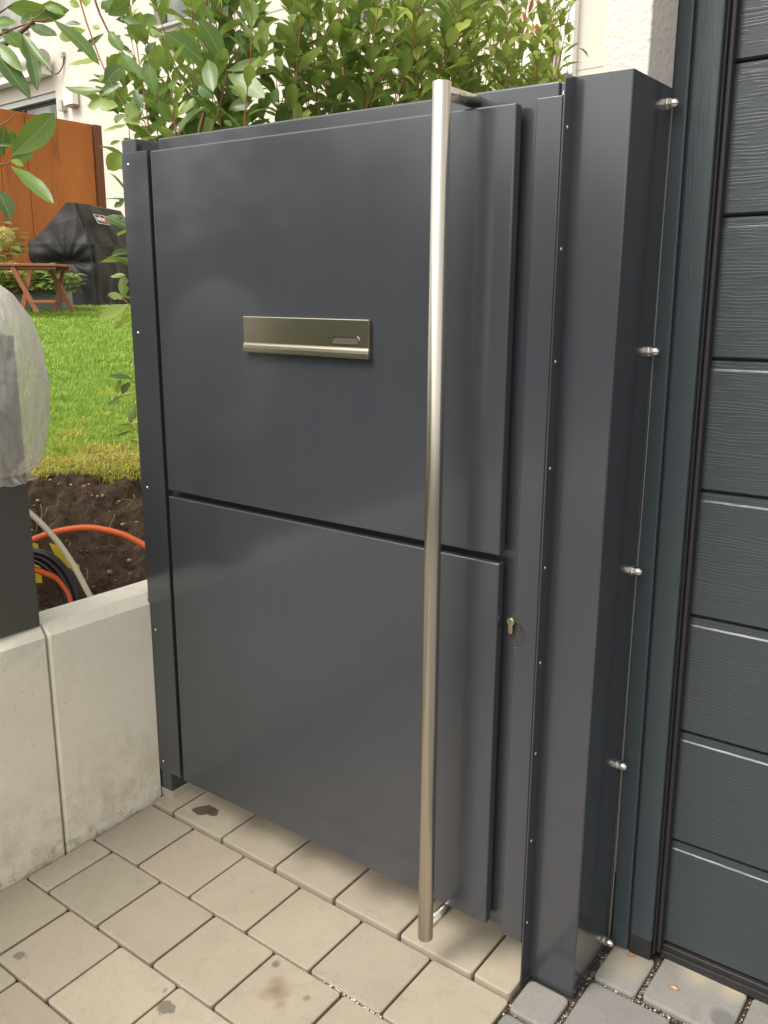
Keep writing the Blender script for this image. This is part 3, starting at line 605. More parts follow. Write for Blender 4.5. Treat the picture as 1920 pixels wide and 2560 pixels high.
# pull bar
hx, hy, hr = .8936, -.0805, .0169
b = MB(); n = 40; prof = [(0, .0632), (hr-.0012, .0632), (hr, .0644), (hr, 1.8246), (hr-.0012, 1.8258), (0, 1.8258)]
vs = []; fs = []
for k in range(n):
    a = 2*math.pi*k/n
    for r_, z_ in prof: vs.append((hx+r_*math.cos(a), hy+r_*math.sin(a), z_))
mN = len(prof)
for k in range(n):
    for j in range(mN-1): fs.append((k*mN+j, ((k+1) % n)*mN+j, ((k+1) % n)*mN+j+1, k*mN+j+1))
b.add(vs, fs, None, False)
bar = b.build('pull_bar', M['steel'], gate)
for p in bar.data.polygons: p.use_smooth = abs(p.normal.z) < .3 and p.area > 1e-4
for z_, y1 in ((1.8100, .0352), (.0885, .050)):
    b = MB(); b.tube([(hx, hy+.01, z_), (hx, y1, z_)], .0122, 28); b.build('standoff', M['steel'], bar)
# letter flap: one drawn profile with a projecting lower lip
lx0, lx1 = .3105, .6785
pr = [(0, 1.4075), (-.0098, 1.4075), (-.0112, 1.4060), (-.0112, 1.3490), (-.0118, 1.3468), (-.0134, 1.3432), (-.0146, 1.3370), (-.0150, 1.3290), (-.0146, 1.3268), (-.0136, 1.3262), (0, 1.3262)]
b = MB(); b.prism(pr, 'x', lx0, lx1); fl = b.build('letter_flap', M['plate'], gate)
bmx = bmesh.new(); bmx.from_mesh(fl.data); ed = [e for e in bmx.edges if all(abs(v.co.x-lx1) < 1e-5 or abs(v.co.x-lx0) < 1e-5 for v in e.verts) and abs(e.verts[0].co.x-e.verts[1].co.x) < 1e-5]
bmesh.ops.bevel(bmx, geom=ed, offset=.0013, segments=2, affect='EDGES'); bmx.to_mesh(fl.data); bmx.free()
def stadium(x0, x1, z0, z1, n=10):
    r = (z1-z0)/2; return circ(x1-r, z0+r, r, -90, 90, n)+circ(x0+r, z0+r, r, 90, 270, n)
b = MB(); o_, i_ = stadium(.5785, .6545, 1.3535, 1.3725), stadium(.5812, .6518, 1.3562, 1.3698); k = len(o_)
b.add([(x, -.0114, z) for x, z in o_]+[(x, -.0126, z) for x, z in o_]+[(x, -.0126, z) for x, z in i_]+[(x, -.0114, z) for x, z in i_],
      [(a*k+j, a*k+(j+1) % k, (a+1)*k+(j+1) % k, (a+1)*k+j) for a in range(3) for j in range(k)])
ns = b.build('name_slot', M['bolt'], fl)
b = MB(); b.prism(i_, 'y', -.01145, -.0113); b.build('name_card', simple('name_card_metal', (.16, .15, .12), .4, .6), fl)
# hinge bracket with its bore at the top right corner
b = MB(); b.box((1.0665, .040, 1.782), (1.0880, .048, 1.8235), .001); hb = b.build('top_bracket', P, gate)
b = MB(); b.tube([(1.0785, .0405, 1.8055), (1.0785, .0375, 1.8055)], .0078, 20); b.build('bore_rim', M['bolt'], hb)
b = MB(); b.tube([(1.0785, .0380, 1.8055), (1.0785, .0371, 1.8055)], .0060, 20); b.build('bore', M['dark'], hb)

# ================================================================ left gate post
def rivet_mesh(axis):
    b = MB(); n = 12; pr_ = [(.0, .0020), (.0016, .0018), (.0030, .0011), (.0037, 0)]; vs = []; fs = []
    for r_, h in pr_:
        for k in range(n):
            a = 2*math.pi*k/n; u, v = r_*math.cos(a), r_*math.sin(a)
            vs.append((u, -h, v) if axis == 'y' else (h, u, v))
    for j in range(3): fs += [(j*n+k, j*n+(k+1) % n, (j+1)*n+(k+1) % n, (j+1)*n+k) for k in range(n)]
    b.add(vs, fs, None, True); return b
post = empty('gate_post', (-.09, .009, 0), 'anthracite square gate post with riveted cover plate beside the concrete wall', 'post')
def rel(b, name, mat, parent):
    o = b.build(name, mat); o.parent = parent; o.matrix_parent_inverse = Matrix.Translation(-parent.location); return o
b = MB(); b.box((-.1175, .0093, .034), (-.0635, .118, 1.8276), .0022); rel(b, 'post_tube', P, post)
b = MB(); b.box((-.1190, .0080, .0075), (-.0620, .120, .0345), .0015); rel(b, 'base_sleeve', simple('satin_base_steel', (.74, .71, .65), .42, .85), post)
b = MB(); b.box((-.1165, .0056, .096), (-.0192, .0088, 1.7965), .0008); b.box((-.0222, .0089, .0965), (-.0193, .0330, 1.796), 0); cvp = rel(b, 'cover_plate', P, post)
r0 = None
for z_ in (1.7686, 1.3570, .9455, .5350, .1255):
    if r0 is None: r0 = rivet_mesh('y').build('rivet', M['rivet'], cvp); r0.location = (-.0920, .0056, z_)
    else: copy_part(r0, (-.0920, .0056, z_), cvp)

# ================================================================ folded casing on the right
cas = empty('casing', (1.145, .04, 0), 'tall folded anthracite sheet casing with cap nuts between the gate and the garage door frame', 'casing')
t = .0028
def fold(parts, name):
    b = MB()
    for a, c in parts: b.box(a, c, .0007)
    return rel(b, name, P, cas)
zb_ = -.004
b = MB()
ol = [(1.0915-t, .0049), (1.0915, .0049), (1.0915, .0427)] + [(1.1971-.0034*(1-math.sin(R(a))), .0427+.0034*(1-math.cos(R(a)))) for a in range(0, 91, 15)] + [ (1.1971, .2320), (1.1971-t, .2320), (1.1971-t, .0427+t), (1.0915-t, .0427+t)]
def bev(p, z):
    return (p[0], p[1], z+gz(p[0], p[1]) if z < .5 else z)
nO = len(ol); vs = [bev(p, -.002) for p in ol]+[bev(p, 1.8305) for p in ol]
b.add(vs, [tuple(range(nO))[::-1], tuple(range(nO, 2*nO))]+[(i, (i+1) % nO, nO+(i+1) % nO, nO+i) for i in range(nO)])
sh = rel(b, 'folded_sheet', P, cas)
r0 = None
for z_ in (1.7453, 1.5409, 1.3400, 1.1385, .9400, .7400, .5382, .3340, .1328):
    if r0 is None: r0 = rel(rivet_mesh('x'), 'rivet', M['rivet'], cas); r0.location = (1.0915, .0205, z_)
    else:
        c = copy_part(r0, (1.0915, .0205, z_), cas)
# hex nut with domed cap, axis +x
b = MB(); n = 24
b.tube([(0, 0, 0), (.0016, 0, 0)], .0118, 24, smooth=False)
hexp = [(.0105*math.cos(R(60*k+12)), .0105*math.sin(R(60*k+12))) for k in range(6)]; b.prism(hexp, 'x', .0016, .0096)
pr_ = [(.0096, .0090), (.0125, .0089), (.0165, .0078), (.0195, .0056), (.0212, .0028), (.0216, .0003)]; vs = []
for x_, r_ in pr_:
    for k in range(n): vs.append((x_, r_*math.cos(2*math.pi*k/n), r_*math.sin(2*math.pi*k/n)))
b.add(vs, [(j*n+k, j*n+(k+1) % n, (j+1)*n+(k+1) % n, (j+1)*n+k) for j in range(5) for k in range(n)], None, True)
r0 = None
for z_ in (1.8010, 1.3545, .9072, .4630, .0138):
    if r0 is None: r0 = rel(b, 'cap_nut', M['bolt'], cas); r0.location = (1.1971, .2105, z_)
    else: copy_part(r0, (1.1971, .2105, z_), cas)
b = MB(); zs = np.linspace(.0, 1.815, 40); pts = [(1.1980+.0008*math.sin(z*7.), .2327, z+gz(1.2, .23)*(1-z/2)) for z in zs]; b.tube(pts, .0014, 6)
rel(b, 'mastic_bead', simple('pale_mastic', (.20, .19, .17), .5), cas)

# ================================================================ garage (leans 9 mm per metre, as in the photograph)
LEAN = -.0092
gar = empty('garage', (1.20, .24, 0), 'garage with dark embossed sectional door and wooden-look jamb at the right edge', 'garage', ry=LEAN)
gdoor = MB()
def gp(b, name, mat, parent=None, shear=None):
    o = b.build(name, mat); o.parent = parent or gar
    if parent is None: o.matrix_parent_inverse = Matrix.Translation((-1.20, -.24, 0))
    return o
b = MB(); b.box((1.2035, .2345, -.005), (1.2410, .30, 2.12), .0036); gp(b, 'outer_trim', M['trim'])
b = MB(); b.box((1.2445, .2385, .036), (1.2945, .30, 2.12), .0042); gp(b, 'jamb', M['grainv'])
b = MB(); b.box((1.2415, .2440, -.01), (1.2440, .30, 2.12)); b.box((1.2445, .2400, -.012), (1.2935, .30, .0355), .002); gp(b, 'jamb_foot', M['rubber'])
b = MB()
b.box((1.2950, .252, 0), (1.2990, .31, 2.12), .001); b.box((1.2992, .262, .0), (1.3085, .31, 2.12), .003)
gp(b, 'side_seal', M['rubber'])
zg = [2.135, 1.872, 1.605, 1.339, 1.076, .809, .545, .281, .017]
sec0 = None
for k in range(8):
    h = zg[k]-zg[k+1]
    b = MB(); e = .0016
    prof_ = [(.30, e), (.2895, e), (.2845, e+.004), (.2840, h-.0220), (.2844, h-.0214), (.2860, h-.0196), (.2866, h-.0186), (.2866, h-.0150), (.2866, h-.0030), (.30, h-.0026)]
    b.prism([(y, z) for y, z in prof_], 'x', 1.3055, 3.75)
    sec = gp(b, 'door_section', M['grain']); sec.location = (0, 0, zg[k+1])
b = MB(); b.box((1.31, .296, -.01), (3.74, .31, 2.13)); gp(b, 'door_core', M['dark'])
b = MB(); b.box((1.3065, .2775, -.014), (3.75, .300, .0155), .003); b.box((1.3065, .2700, -.018), (3.75, .2770, .003), .002); gp(b, 'bottom_seal', M['rubber'])
b = MB(); b.box((1.10, .32, 2.12), (4.2, .5, 3.0)); b.box((3.76, .11, -.2), (4.2, .5, 3.0)); gp(b, 'facade', M['stucco'])
b = MB(); b.box((1.10, .50, -.1), (4.2, 6.0, 3.0)); gp(b, 'back_volume', M['stucco'])
b = MB(); b.box((1.2035, .2345, 2.121), (3.755, .315, 2.20), .0025); gp(b, 'head_trim', M['trim'])
pl = MB(); pl.box((1.112, .108, 1.0), (1.1965, .232, 3.2), .004); pl.box((1.112, .232, 1.0), (1.170, 3.5, 3.2), 0)
tag(pl.build('stucco_pier', M['stucco']), 'coarse white stucco pier rising behind the casing', 'pier')

# ================================================================ grey post with plastic film
gp_ = empty('fence_post', (-.19, -.38, .635), 'dark grey square metal post standing on the concrete wall with film over its head', 'post')
b = MB(); b.box((-.262, -.441, .6355), (-.135, -.3195, 1.36), .002); rel(b, 'post_tube', M['post_paint'], gp_)
b = MB(); b.box((-.250, -.432, 1.36), (-.145, -.330, 1.42), .006); rel(b, 'post_cap', M['white'], gp_)
nz, na = 110, 260; V = []; cxb, cyb = -.195, -.385
def bagr(z):
    pts = [(1.012, .128), (1.03, .108), (1.048, .136), (1.10, .158), (1.16, .175), (1.245, .181), (1.33, .170), (1.40, .147), (1.455, .108), (1.485, .065), (1.50, .01)]
    for (a, ra), (c, rc) in zip(pts[:-1], pts[1:]):
        if z <= c:
            q = (z-a)/(c-a); q = q*q*(3-2*q) if False else q; return ra+(rc-ra)*q
    return .01
for i in range(nz):
    z = 1.012+(1.50-1.012)*(i/(nz-1))**.95
    for j in range(na):
        a = 2*math.pi*j/na; r = bagr(z); ca, sa = math.cos(a), math.sin(a)
        sq = (abs(ca)**3.2+abs(sa)**3.2)**(-1/3.2); r *= .72*1+.28*sq if z > 1.06 else .55+.42*sq; r *= .885
        q = Vector((ca*1.6, sa*1.6, z*5)); fold_ = noise.noise(Vector((ca*2.2+z*3.2, sa*2.2-z*2.4, z*1.5)))*2
        rid = abs(noise.noise(Vector((ca*3.2+z*7, sa*3.2-z*7, 4+z*2)))); rid2 = abs(noise.noise(Vector((ca*8+z*10, sa*8-z*12, z*9))))
        d = .007*fold_*.6-.012*(1-rid*2.5 if rid < .4 else 0)*.55-.004*(1-rid2*3 if rid2 < .33 else 0)
        amp = min(1, (1.50-z)/.06); lo = max(0, (1.24-z)/.23); r = r+d*amp+lo*.0065*math.sin(a*19+z*26+2.5*noise.noise(Vector((ca*2, sa*2, z*4))))*(.4+abs(noise.noise(Vector((ca*3, sa*3, 8))))*1.6)+.006*(1-abs(math.sin(a*5+z*11+2*noise.noise(Vector((ca, sa, z*5)))))**.5)*amp
        drop = .006*noise.noise(Vector((ca*4, sa*4, 0))) if i == 0 else 0
        zz = z+drop+(.018*(sa) if i < 6 else 0)*0
        V.append((cxb+ca*r*.86, cyb+sa*r, zz+.05*0))
F = np.array([(i*na+j, i*na+(j+1) % na, (i+1)*na+(j+1) % na, (i+1)*na+j) for i in range(nz-1) for j in range(na)])
tag(npmesh('plastic_film', np.array(V), F, M['film']), 'crumpled translucent plastic film wrapped over the head of the grey post', 'plastic bag')

# ================================================================ conduits in the trench
def smooth_path(pts, n=60):
    P_ = [Vector(p) for p in pts]; P_ = [2*P_[0]-P_[1]]+P_+[2*P_[-1]-P_[-2]]; out = []
    for k in range(1, len(P_)-2):
        for q in range(n//(len(P_)-3)):
            t_ = q/(n//(len(P_)-3)); p0, p1, p2, p3 = P_[k-1:k+3]
            out.append(.5*((2*p1)+(p2-p0)*t_+(2*p0-5*p1+4*p2-p3)*t_*t_+(3*p1-p0-3*p2+p3)*t_**3))
    out.append(P_[-2]); return out
def conduit(name, pts, r, mat, label, ribs=True, group='conduits in the trench'):
    b = MB(); pp = smooth_path(pts, 400 if ribs else 60); rs = [r*(1+(.07 if k % 4 < 2 else -.07)) for k in range(len(pp))] if ribs else [r]*len(pp)
    b.tube(pp, rs, 14); return tag(b.build(name, mat), label, 'conduit', group)
conduit('corrugated_conduit', [(-.63, -.098, .694), (-.568, -.04, .733), (-.515, .005, .754), (-.449, .058, .764), (-.379, .105, .751), (-.331, .135, .729), (-.28, .161, .694), (-.22, .19, .62)], .0094, M['orange'], 'bright orange corrugated conduit arching over the brown trench')
conduit('corrugated_conduit', [(-.474, -.146, .871), (-.426, -.123, .83), (-.375, -.102, .775), (-.328, -.087, .712), (-.286, -.077, .641), (-.257, -.071, .59), (-.239, -.073, .539)], .0082, M['cream'], 'cream corrugated conduit running down to the concrete wall top')
conduit('corrugated_conduit', [(-.489, -.127, .677), (-.449, -.102, .661), (-.413, -.081, .642), (-.379, -.07, .599), (-.36, -.073, .54)], .0085, M['orange'], 'orange conduit end half hidden under the black pipes')
bp_ = [(-.5, -.145, .729), (-.439, -.103, .716), (-.396, -.082, .684), (-.361, -.072, .632), (-.338, -.073, .573), (-.326, -.08, .50)]
for k, (dx, dz, lb) in enumerate(((0, 0, 'outermost of the three smooth black pipes curving behind the wall'), (-.022, -.012, 'middle one of the three smooth black pipes'), (-.043, -.026, 'innermost of the three smooth black pipes, next to the orange end'))):
    conduit('black_pipe', [(x+dx-.006, y-.003*k+.01, z+dz) for x, y, z in bp_], .0105, M['blackpipe'], lb, False)
def plate(name, pts, th, label):
    n_ = Vector((.8, -.55, .1)).normalized()*th; b = MB(); m_ = len(pts)
    vs = [Vector(p) for p in pts]+[Vector(p)-n_ for p in pts]
    b.add(vs, [tuple(range(m_)), tuple(range(m_, 2*m_))[::-1]]+[(k, (k+1) % m_, m_+(k+1) % m_, m_+k) for k in range(m_)])
    return tag(b.build(name, M['yellow']), label, 'marker strip', 'yellow plastic strips in the trench')
plate('marker_strip', [(-.518, -.034, .724), (-.490, -.016, .716), (-.474, -.006, .690), (-.462, .0, .682), (-.452, .006, .664), (-.440, .012, .658), (-.437, .010, .634), (-.455, -.002, .645), (-.478, -.016, .656), (-.489, -.022, .652)], .004, 'jagged yellow plastic strip under the cream conduit')
plate('marker_strip', [(-.556, -.066, .725), (-.541, -.056, .722), (-.536, -.056, .60), (-.552, -.067, .60)], .004, 'narrow yellow plastic strip beside the grey post')

# ================================================================ house across the lawn
FR = R(-4.0)
house = empty('house', (-11.2, 8.3, 0), 'white plastered house with dark windows and an awning behind the hedge', 'house', rz=FR)
def hp(b, name, mat, parent=None): o = b.build(name, mat); o.parent = parent or house; return o
FX0, FX1, FZ = -6.5, 13.5, 9.0
ops = [(-5.4, -1.325, 1.25, 4.76), (-5.2, -2.05, 5.80, 7.6), (1.55, 3.3, 5.25, 7.4), (5.6, 7.75, 4.60, 6.6)]
b = MB(); xs_ = sorted({FX0, FX1}|{o[0] for o in ops}|{o[1] for o in ops}); zs_ = sorted({.4, FZ}|{o[2] for o in ops}|{o[3] for o in ops})
for i in range(len(xs_)-1):
    for j in range(len(zs_)-1):
        mx, mz = (xs_[i]+xs_[i+1])/2, (zs_[j]+zs_[j+1])/2
        if any(o[0] < mx < o[1] and o[2] < mz < o[3] for o in ops): continue
        b.add([(xs_[i], 0, zs_[j]), (xs_[i+1], 0, zs_[j]), (xs_[i+1], 0, zs_[j+1]), (xs_[i], 0, zs_[j+1])], [(0, 1, 2, 3)])
for o in ops:
    d_ = .22; x0, x1, z0, z1 = o
    b.add([(x0, 0, z0), (x0, d_, z0), (x0, d_, z1), (x0, 0, z1)], [(0, 1, 2, 3)]); b.add([(x1, 0, z0), (x1, d_, z0), (x1, d_, z1), (x1, 0, z1)], [(0, 1, 2, 3)])
    b.add([(x0, 0, z1), (x1, 0, z1), (x1, d_, z1), (x0, d_, z1)], [(0, 1, 2, 3)]); b.add([(x0, 0, z0), (x1, 0, z0), (x1, d_, z0), (x0, d_, z0)], [(0, 1, 2, 3)])
b.box((FX0, .25, .4), (FX1, 7, FZ)); hp(b, 'wall', M['plaster'])
for k, (x0, x1, z0, z1) in enumerate(ops):
    b = MB(); f_ = .09; b.box((x0, .14, z0), (x1, .2, z0+f_)); b.box((x0, .14, z1-f_*1.6), (x1, .2, z1)); nm_ = max(2, int((x1-x0)/1.1))
    for q in range(nm_+1): xx = x0+(x1-x0-f_)*q/nm_; b.box((xx, .138, z0+f_), (xx+f_, .202, z1-f_*1.6))
    wf = hp(b, 'window', M['winframe']); b = MB(); b.box((x0+.02, .165, z0+.02), (x1-.02, .175, z1-.02)); hp(b, 'pane', M['glass'], wf)
    if k: b = MB(); b.box((x0-.05, -.06, z0-.045), (x1+.05, .13, z0-.002), .004); hp(b, 'sill', M['alu'], wf)
    if k == 0: b = MB(); b.box((x0, .03, z1-.10), (x1-.002, .13, z1-.003)); hp(b, 'shutter_box', M['alu'], wf)
b = MB(); b.tube([(-5.6, -.19, 5.245), (-1.33, -.19, 5.245)], .125, 28); b.box((-5.6, -.22, 5.0), (-1.36, -.02, 5.15), .01); aw = hp(b, 'awning', M['white'])
b = MB(); b.tube([(-1.33, -.19, 5.245), (-1.30, -.19, 5.245)], .13, 28); hp(b, 'end_cap', M['alu'], aw); b = MB(); b.box((-1.0, -.06, 5.22), (-.93, 0, 5.30), .006); hp(b, 'cable_outlet', M['alu'])
b = MB(); b.tube(smooth_path([(-1.30, -.19, 5.20), (-1.24, -.15, 5.05), (-1.12, -.08, 4.98), (-1.0, -.03, 5.08), (-.97, -.01, 5.22)], 30), .012, 6); hp(b, 'cable', M['winframe'], aw)
def lamp_(x0, x1, z0, z1, d_, nm='wall_lamp'):
    b = MB(); b.box((x0, -d_, z0+.03), (x1, -.02, z1), .008); l_ = hp(b, nm, M['white']); b = MB(); b.box((x0+.05, -d_+.02, z0), (x1-.01, -.03, z0+.029)); hp(b, 'lamp_foot', M['wood'], l_)
lamp_(-.87, -.60, 4.42, 4.72, .14); lamp_(8.10, 8.42, 3.66, 4.06, .16)
b = MB(); b.box((-1.13, -.10, 4.40), (-1.0, 0, 4.56), .006); hp(b, 'sensor_box', M['alu'])
b = MB(); b.box((8.52, -.10, .4), (8.66, 0, FZ), .01); hp(b, 'downpipe', M['white'])
b = MB(); b.box((8.66, -.004, 3.68), (11, 0, 3.69)); hp(b, 'render_joint', M['alu'])
b = MB(); b.box((3.0, -.006, 5.02), (8.5, 0, 5.035)); hp(b, 'render_joint', M['alu'])

# ================================================================ rusted screen, grill, table, planter
CX_ = -9.83
scr = empty('rusted_screen', (CX_, 6, 1.24), 'rust orange steel privacy screen of tall panels beside the covered grill', 'screen')
edges = [1.6, 3.55, 4.42, 5.62, 6.02, 7.10, 7.24]
for a, c in zip(edges[:-1], edges[1:]):
    b = MB(); b.box((CX_-.05, a+.004, 1.22), (CX_+(.0 if c-a > .3 else .035), c-.004, 3.785), .006); rel(b, 'screen_panel', M['corten_dark' if a > 7 else 'corten'], scr)

gr = empty('covered_grill', (-7.55, 5.33, 1.24), 'barbecue grill on castors under a black fabric cover in front of the rusted screen', 'grill', rz=R(27))
# local: x to the right across the end face, y along its length; corner (0,0) is the near corner
def cov(z, a):
    """outline of the cover at height z, as (x,y) for parameter a in 0..1"""
    f = z/1.24
    xl = -.79; 
    if f > .40: xl -= .09*min(1, (f-.40)/.06) * (1 if f < .64 else 1)
    if f > .645: q = (f-.645)/.355; xl = -.88+.47*q**.78
    if .36 < f < .42: xl += .0
    xr = 0.0 if f < .62 else -.05-.22*((f-.62)/.38)**1.2
    if .50 < f < .66: xr += .0
    y0, y1 = (.0, 1.5); y0 = -.0+(.10*max(0, (f-.62)/.38)**.8); y1 = 1.5-y0
    w_, d_ = xr-xl, y1-y0; per = 2*(w_+d_); s = (a % 1)*per; rr = .07
    if s < w_: p = (xl+s, y0); n_ = (0, -1)
    elif s < w_+d_: p = (xr, y0+s-w_); n_ = (1, 0)
    elif s < 2*w_+d_: p = (xr-(s-w_-d_), y1); n_ = (0, 1)
    else: p = (xl, y1-(s-2*w_-d_)); n_ = (-1, 0)
    return p, n_, (xl, xr, y0, y1)
na, nz = 220, 90; V = []
for i in range(nz):
    z = .05+(1.24-.05)*i/(nz-1)
    for j in range(na):
        p, n_, e = cov(z, j/na); x, y = p; xl, xr, y0, y1 = e
        rr = .06
        for cx, cy, sx, sy in ((xl+rr, y0+rr, -1, -1), (xr-rr, y0+rr, 1, -1), (xr-rr, y1-rr, 1, 1), (xl+rr, y1-rr, -1, 1)):
            if (x-cx)*sx > 0 and (y-cy)*sy > 0:
                d = Vector((x-cx, y-cy)); d = d.normalized()*rr; x, y = cx+d.x, cy+d.y
        f = z/1.24; pin = math.exp(-((f-.455)/.05)**2)*math.exp(-((x+.42)/.35)**2)*(1 if n_ == (0, -1) else .3)
        fold_ = noise.noise(Vector((x*7, y*5, z*1.5)))*.05*(1-f*.5)+noise.noise(Vector((x*3, y*3, z*4+7)))*.03
        rad = math.hypot(x+.35, (z-.56)); ang = math.atan2(z-.56, x+.35)
        if n_ == (0, -1): fold_ += .020*math.sin(ang*11)*math.exp(-rad*2.2)*min(1, rad*8)
        d = fold_+(-.0)-pin*.11
        V.append((x+n_[0]*d, y+n_[1]*d, z+.015*noise.noise(Vector((x*3, y*3, 2)))*(f > .9)))
F = [(i*na+j, i*na+(j+1) % na, (i+1)*na+(j+1) % na, (i+1)*na+j) for i in range(nz-1) for j in range(na)]
top = len(V); 
b = MB(); b.add(V, F, None, True); tp = [(nz-1)*na+j for j in range(na)]; cxt = sum(V[k][0] for k in tp)/na; b.add([V[k] for k in tp]+[(cxt, .75, 1.262)], [(k, (k+1) % na, na) for k in range(na)], None, True)
o = b.build('fabric_cover', M['cover']); o.parent = gr
b = MB()
for p0, p1 in (((-.115, .075), (-.0, .01)),):
    pts = [(-.26, .06, 1.235), (-.20, .03, 1.10), (-.12, -.012, .92), (-.055, -.02, .77), (-.03, -.03, .50), (-.03, -.035, .06)]
    b.tube(smooth_path(pts, 50), .006, 6)
o = b.build('cover_seam', M['black']); o.parent = gr
for cx, cy in ((-.08, .1), (-.72, .1), (-.08, 1.4), (-.72, 1.4)):
    b = MB(); b.tube([(cx-.02, cy, .045), (cx+.02, cy, .045)], .044, 16); b.box((cx-.015, cy-.02, .05), (cx+.015, cy+.02, .10)); o = b.build('castor', M['blackpipe']); o.parent = gr
# badge on the sloping right-hand face of the hood
bd = bpy.data.objects.new('badge', None)
def badge():
    Tm = Matrix.Translation((-.115, .42, 1.05)) @ Matrix.Rotation(R(90), 4, 'Z') @ Matrix.Rotation(R(62), 4, 'X')
    def quad(w_, h_, x0, z0, d, name, mat, parent=None):
        b = MB(); b.box((x0, z0, d), (x0+w_, z0+h_, d+.004)); 
        b.v = [tuple(Tm @ Vector(v)) for v in b.v]; o = b.build(name, mat); o.parent = parent or gr; return o
    a = quad(.32, .12, -.16, -.060, .030, 'badge', M['white'])
    quad(.31, .105, -.155, -.053, .0345, 'badge_field', M['black'], a)
    quad(.075, .095, .075, -.048, .039, 'badge_flame', M['red'], a)
    cu = bpy.data.curves.new('badge_text', 'FONT'); cu.body = 'weber'; cu.size = .095; cu.align_x = 'LEFT'; cu.extrude = .001; cu.offset = .002
    to = bpy.data.objects.new('tmp', cu); COL.objects.link(to); dg = bpy.context.evaluated_depsgraph_get(); me = bpy.data.meshes.new_from_object(to.evaluated_get(dg))
    bpy.data.objects.remove(to); me.name = 'badge_text'; me.materials.clear(); me.materials.append(M['white']); o = bpy.data.objects.new('badge_text', me); COL.objects.link(o); o.parent = a
    xs = [v.co.x for v in me.vertices]; k = .215/max(xs)
    for v in me.vertices: v.co = Tm @ Vector((v.co.x*k-.148, v.co.y-.028, v.co.z+.041))
badge()

tb = empty('folding_table', (-6.53, 3.93, 1.245), 'small oiled hardwood folding table with crossed legs at the far lawn edge', 'table', rz=math.atan2(.436, .592))
b = MB()
for k in range(6): b.box((-.75, -.26+.088*k, .448), (.25, -.26+.088*k+.080, .470), .004)
b.box((-.72, -.22, .415), (.22, -.19, .448), .003); b.box((-.72, .19, .415), (.22, .22, .448), .003)
o = b.build('tabletop', M['wood']); o.parent = tb
def leg(p, q, w_=.022, name='leg'):
    p, q = Vector(p), Vector(q); d = (q-p); L = d.length; d.normalize(); u = d.cross(Vector((0, 1, 0))).normalized(); v = u.cross(d); b = MB()
    vs = [p+d*(L if k & 4 else 0)+u*(w_ if k & 1 else -w_)+v*(.011 if k & 2 else -.011) for k in range(8)]
    b.add(vs, [(0, 2, 3, 1), (4, 5, 7, 6), (0, 1, 5, 4), (2, 6, 7, 3), (0, 4, 6, 2), (1, 3, 7, 5)]); o = b.build(name, M['wood']); o.parent = tb
leg((-.19, -.235, .44), (.02, -.235, -.0)); leg((-.02, -.20, .44), (-.15, -.20, -.0)); leg((.02, .20, .44), (.225, .20, .0)); leg((.15, .235, .44), (.02, .235, .0))
b = MB(); b.box((-.06, -.25, .095), (.21, -.24, .12), .002); o = b.build('stretcher', M['wood']); o.parent = tb; b = MB(); b.box((-.16, .205, .095), (.20, .215, .12), .002); o = b.build('stretcher', M['wood']); o.parent = tb

pt = empty('planter', (-7.6, 4.35, 1.24), 'grey zinc planting trough behind the folding table', 'planter', rz=math.atan2(.436, .592))
b = MB(); b.box((-.9, -.17, .0), (.52, .17, .22), .006); o = b.build('trough', M['zinc']); o.parent = pt
b = MB(); b.box((-.88, -.15, .16), (.50, .15, .2225)); o = b.build('potting_soil', M['soil']); o.parent = pt

# ================================================================ leaves
def leaf_arrays(specs, seed=0, ns=7):
    """specs: base, dir, normal, length, width, bend, fold, hue, chew"""
    g = np.random.default_rng(seed); Vs = []; Fs = []; Cs = []; off = 0
    t = np.linspace(0, 1, ns+1); prof = np.sin(np.pi*np.clip(t, 0, 1)**1.08)**.70; prof[0] = .07; prof[-1] = .0
    for (p, d, n, L, W, bend, fold, hue, chew) in specs:
        d = Vector(d).normalized(); n = Vector(n); n = (n-d*n.dot(d)); n = n.normalized() if n.length > 1e-4 else d.orthogonal().normalized(); s = d.cross(n)
        p = Vector(p); wv = g.uniform(-.06, .06); wl = prof.copy(); wr = prof.copy()
        if chew: 
            for q in range(g.integers(1, 3)): (wl if g.random() < .5 else wr)[g.integers(2, ns)] *= g.uniform(.4, .8)
        tw = g.uniform(-.5, .5)
        for k in range(ns+1):
            tt = t[k]; c = p+d*(L*tt*(1-.12*abs(bend)*tt))-n*(bend*L*tt*tt*.55)+s*(wv*L*math.sin(3*tt))
            a = tw*tt; sn = s*math.cos(a)+n*math.sin(a); nn_ = n*math.cos(a)-s*math.sin(a); rp = .012*L*math.sin(tt*17+hue*9)
            for sd, wd in ((-1, wl[k]), (-.5, wl[k]), (0, 0), (.5, wr[k]), (1, wr[k])):
                q = c+sn*(sd*W*.5*wd)+nn_*(abs(sd)*fold*W*.5*wd+rp*abs(sd)); Vs.append(q[:]); Cs.append((hue, abs(sd)*wd, tt))
        for k in range(ns):
            for j in range(4): a0 = off+k*5+j; Fs.append((a0, a0+1, a0+6, a0+5))
        off += (ns+1)*5
    return np.array(Vs), np.array(Fs), np.array(Cs)
def foliage(name, specs, parent=None, mat=None, seed=0, ns=7):
    V, F, C_ = leaf_arrays(specs, seed, ns); return npmesh(name, V, F, mat or M['leaf'], parent, C_)
CAMP = Vector((1.838, -1.519, 1.464))
HUE = {0: .42, 1: .78, 2: .30, 3: .08}
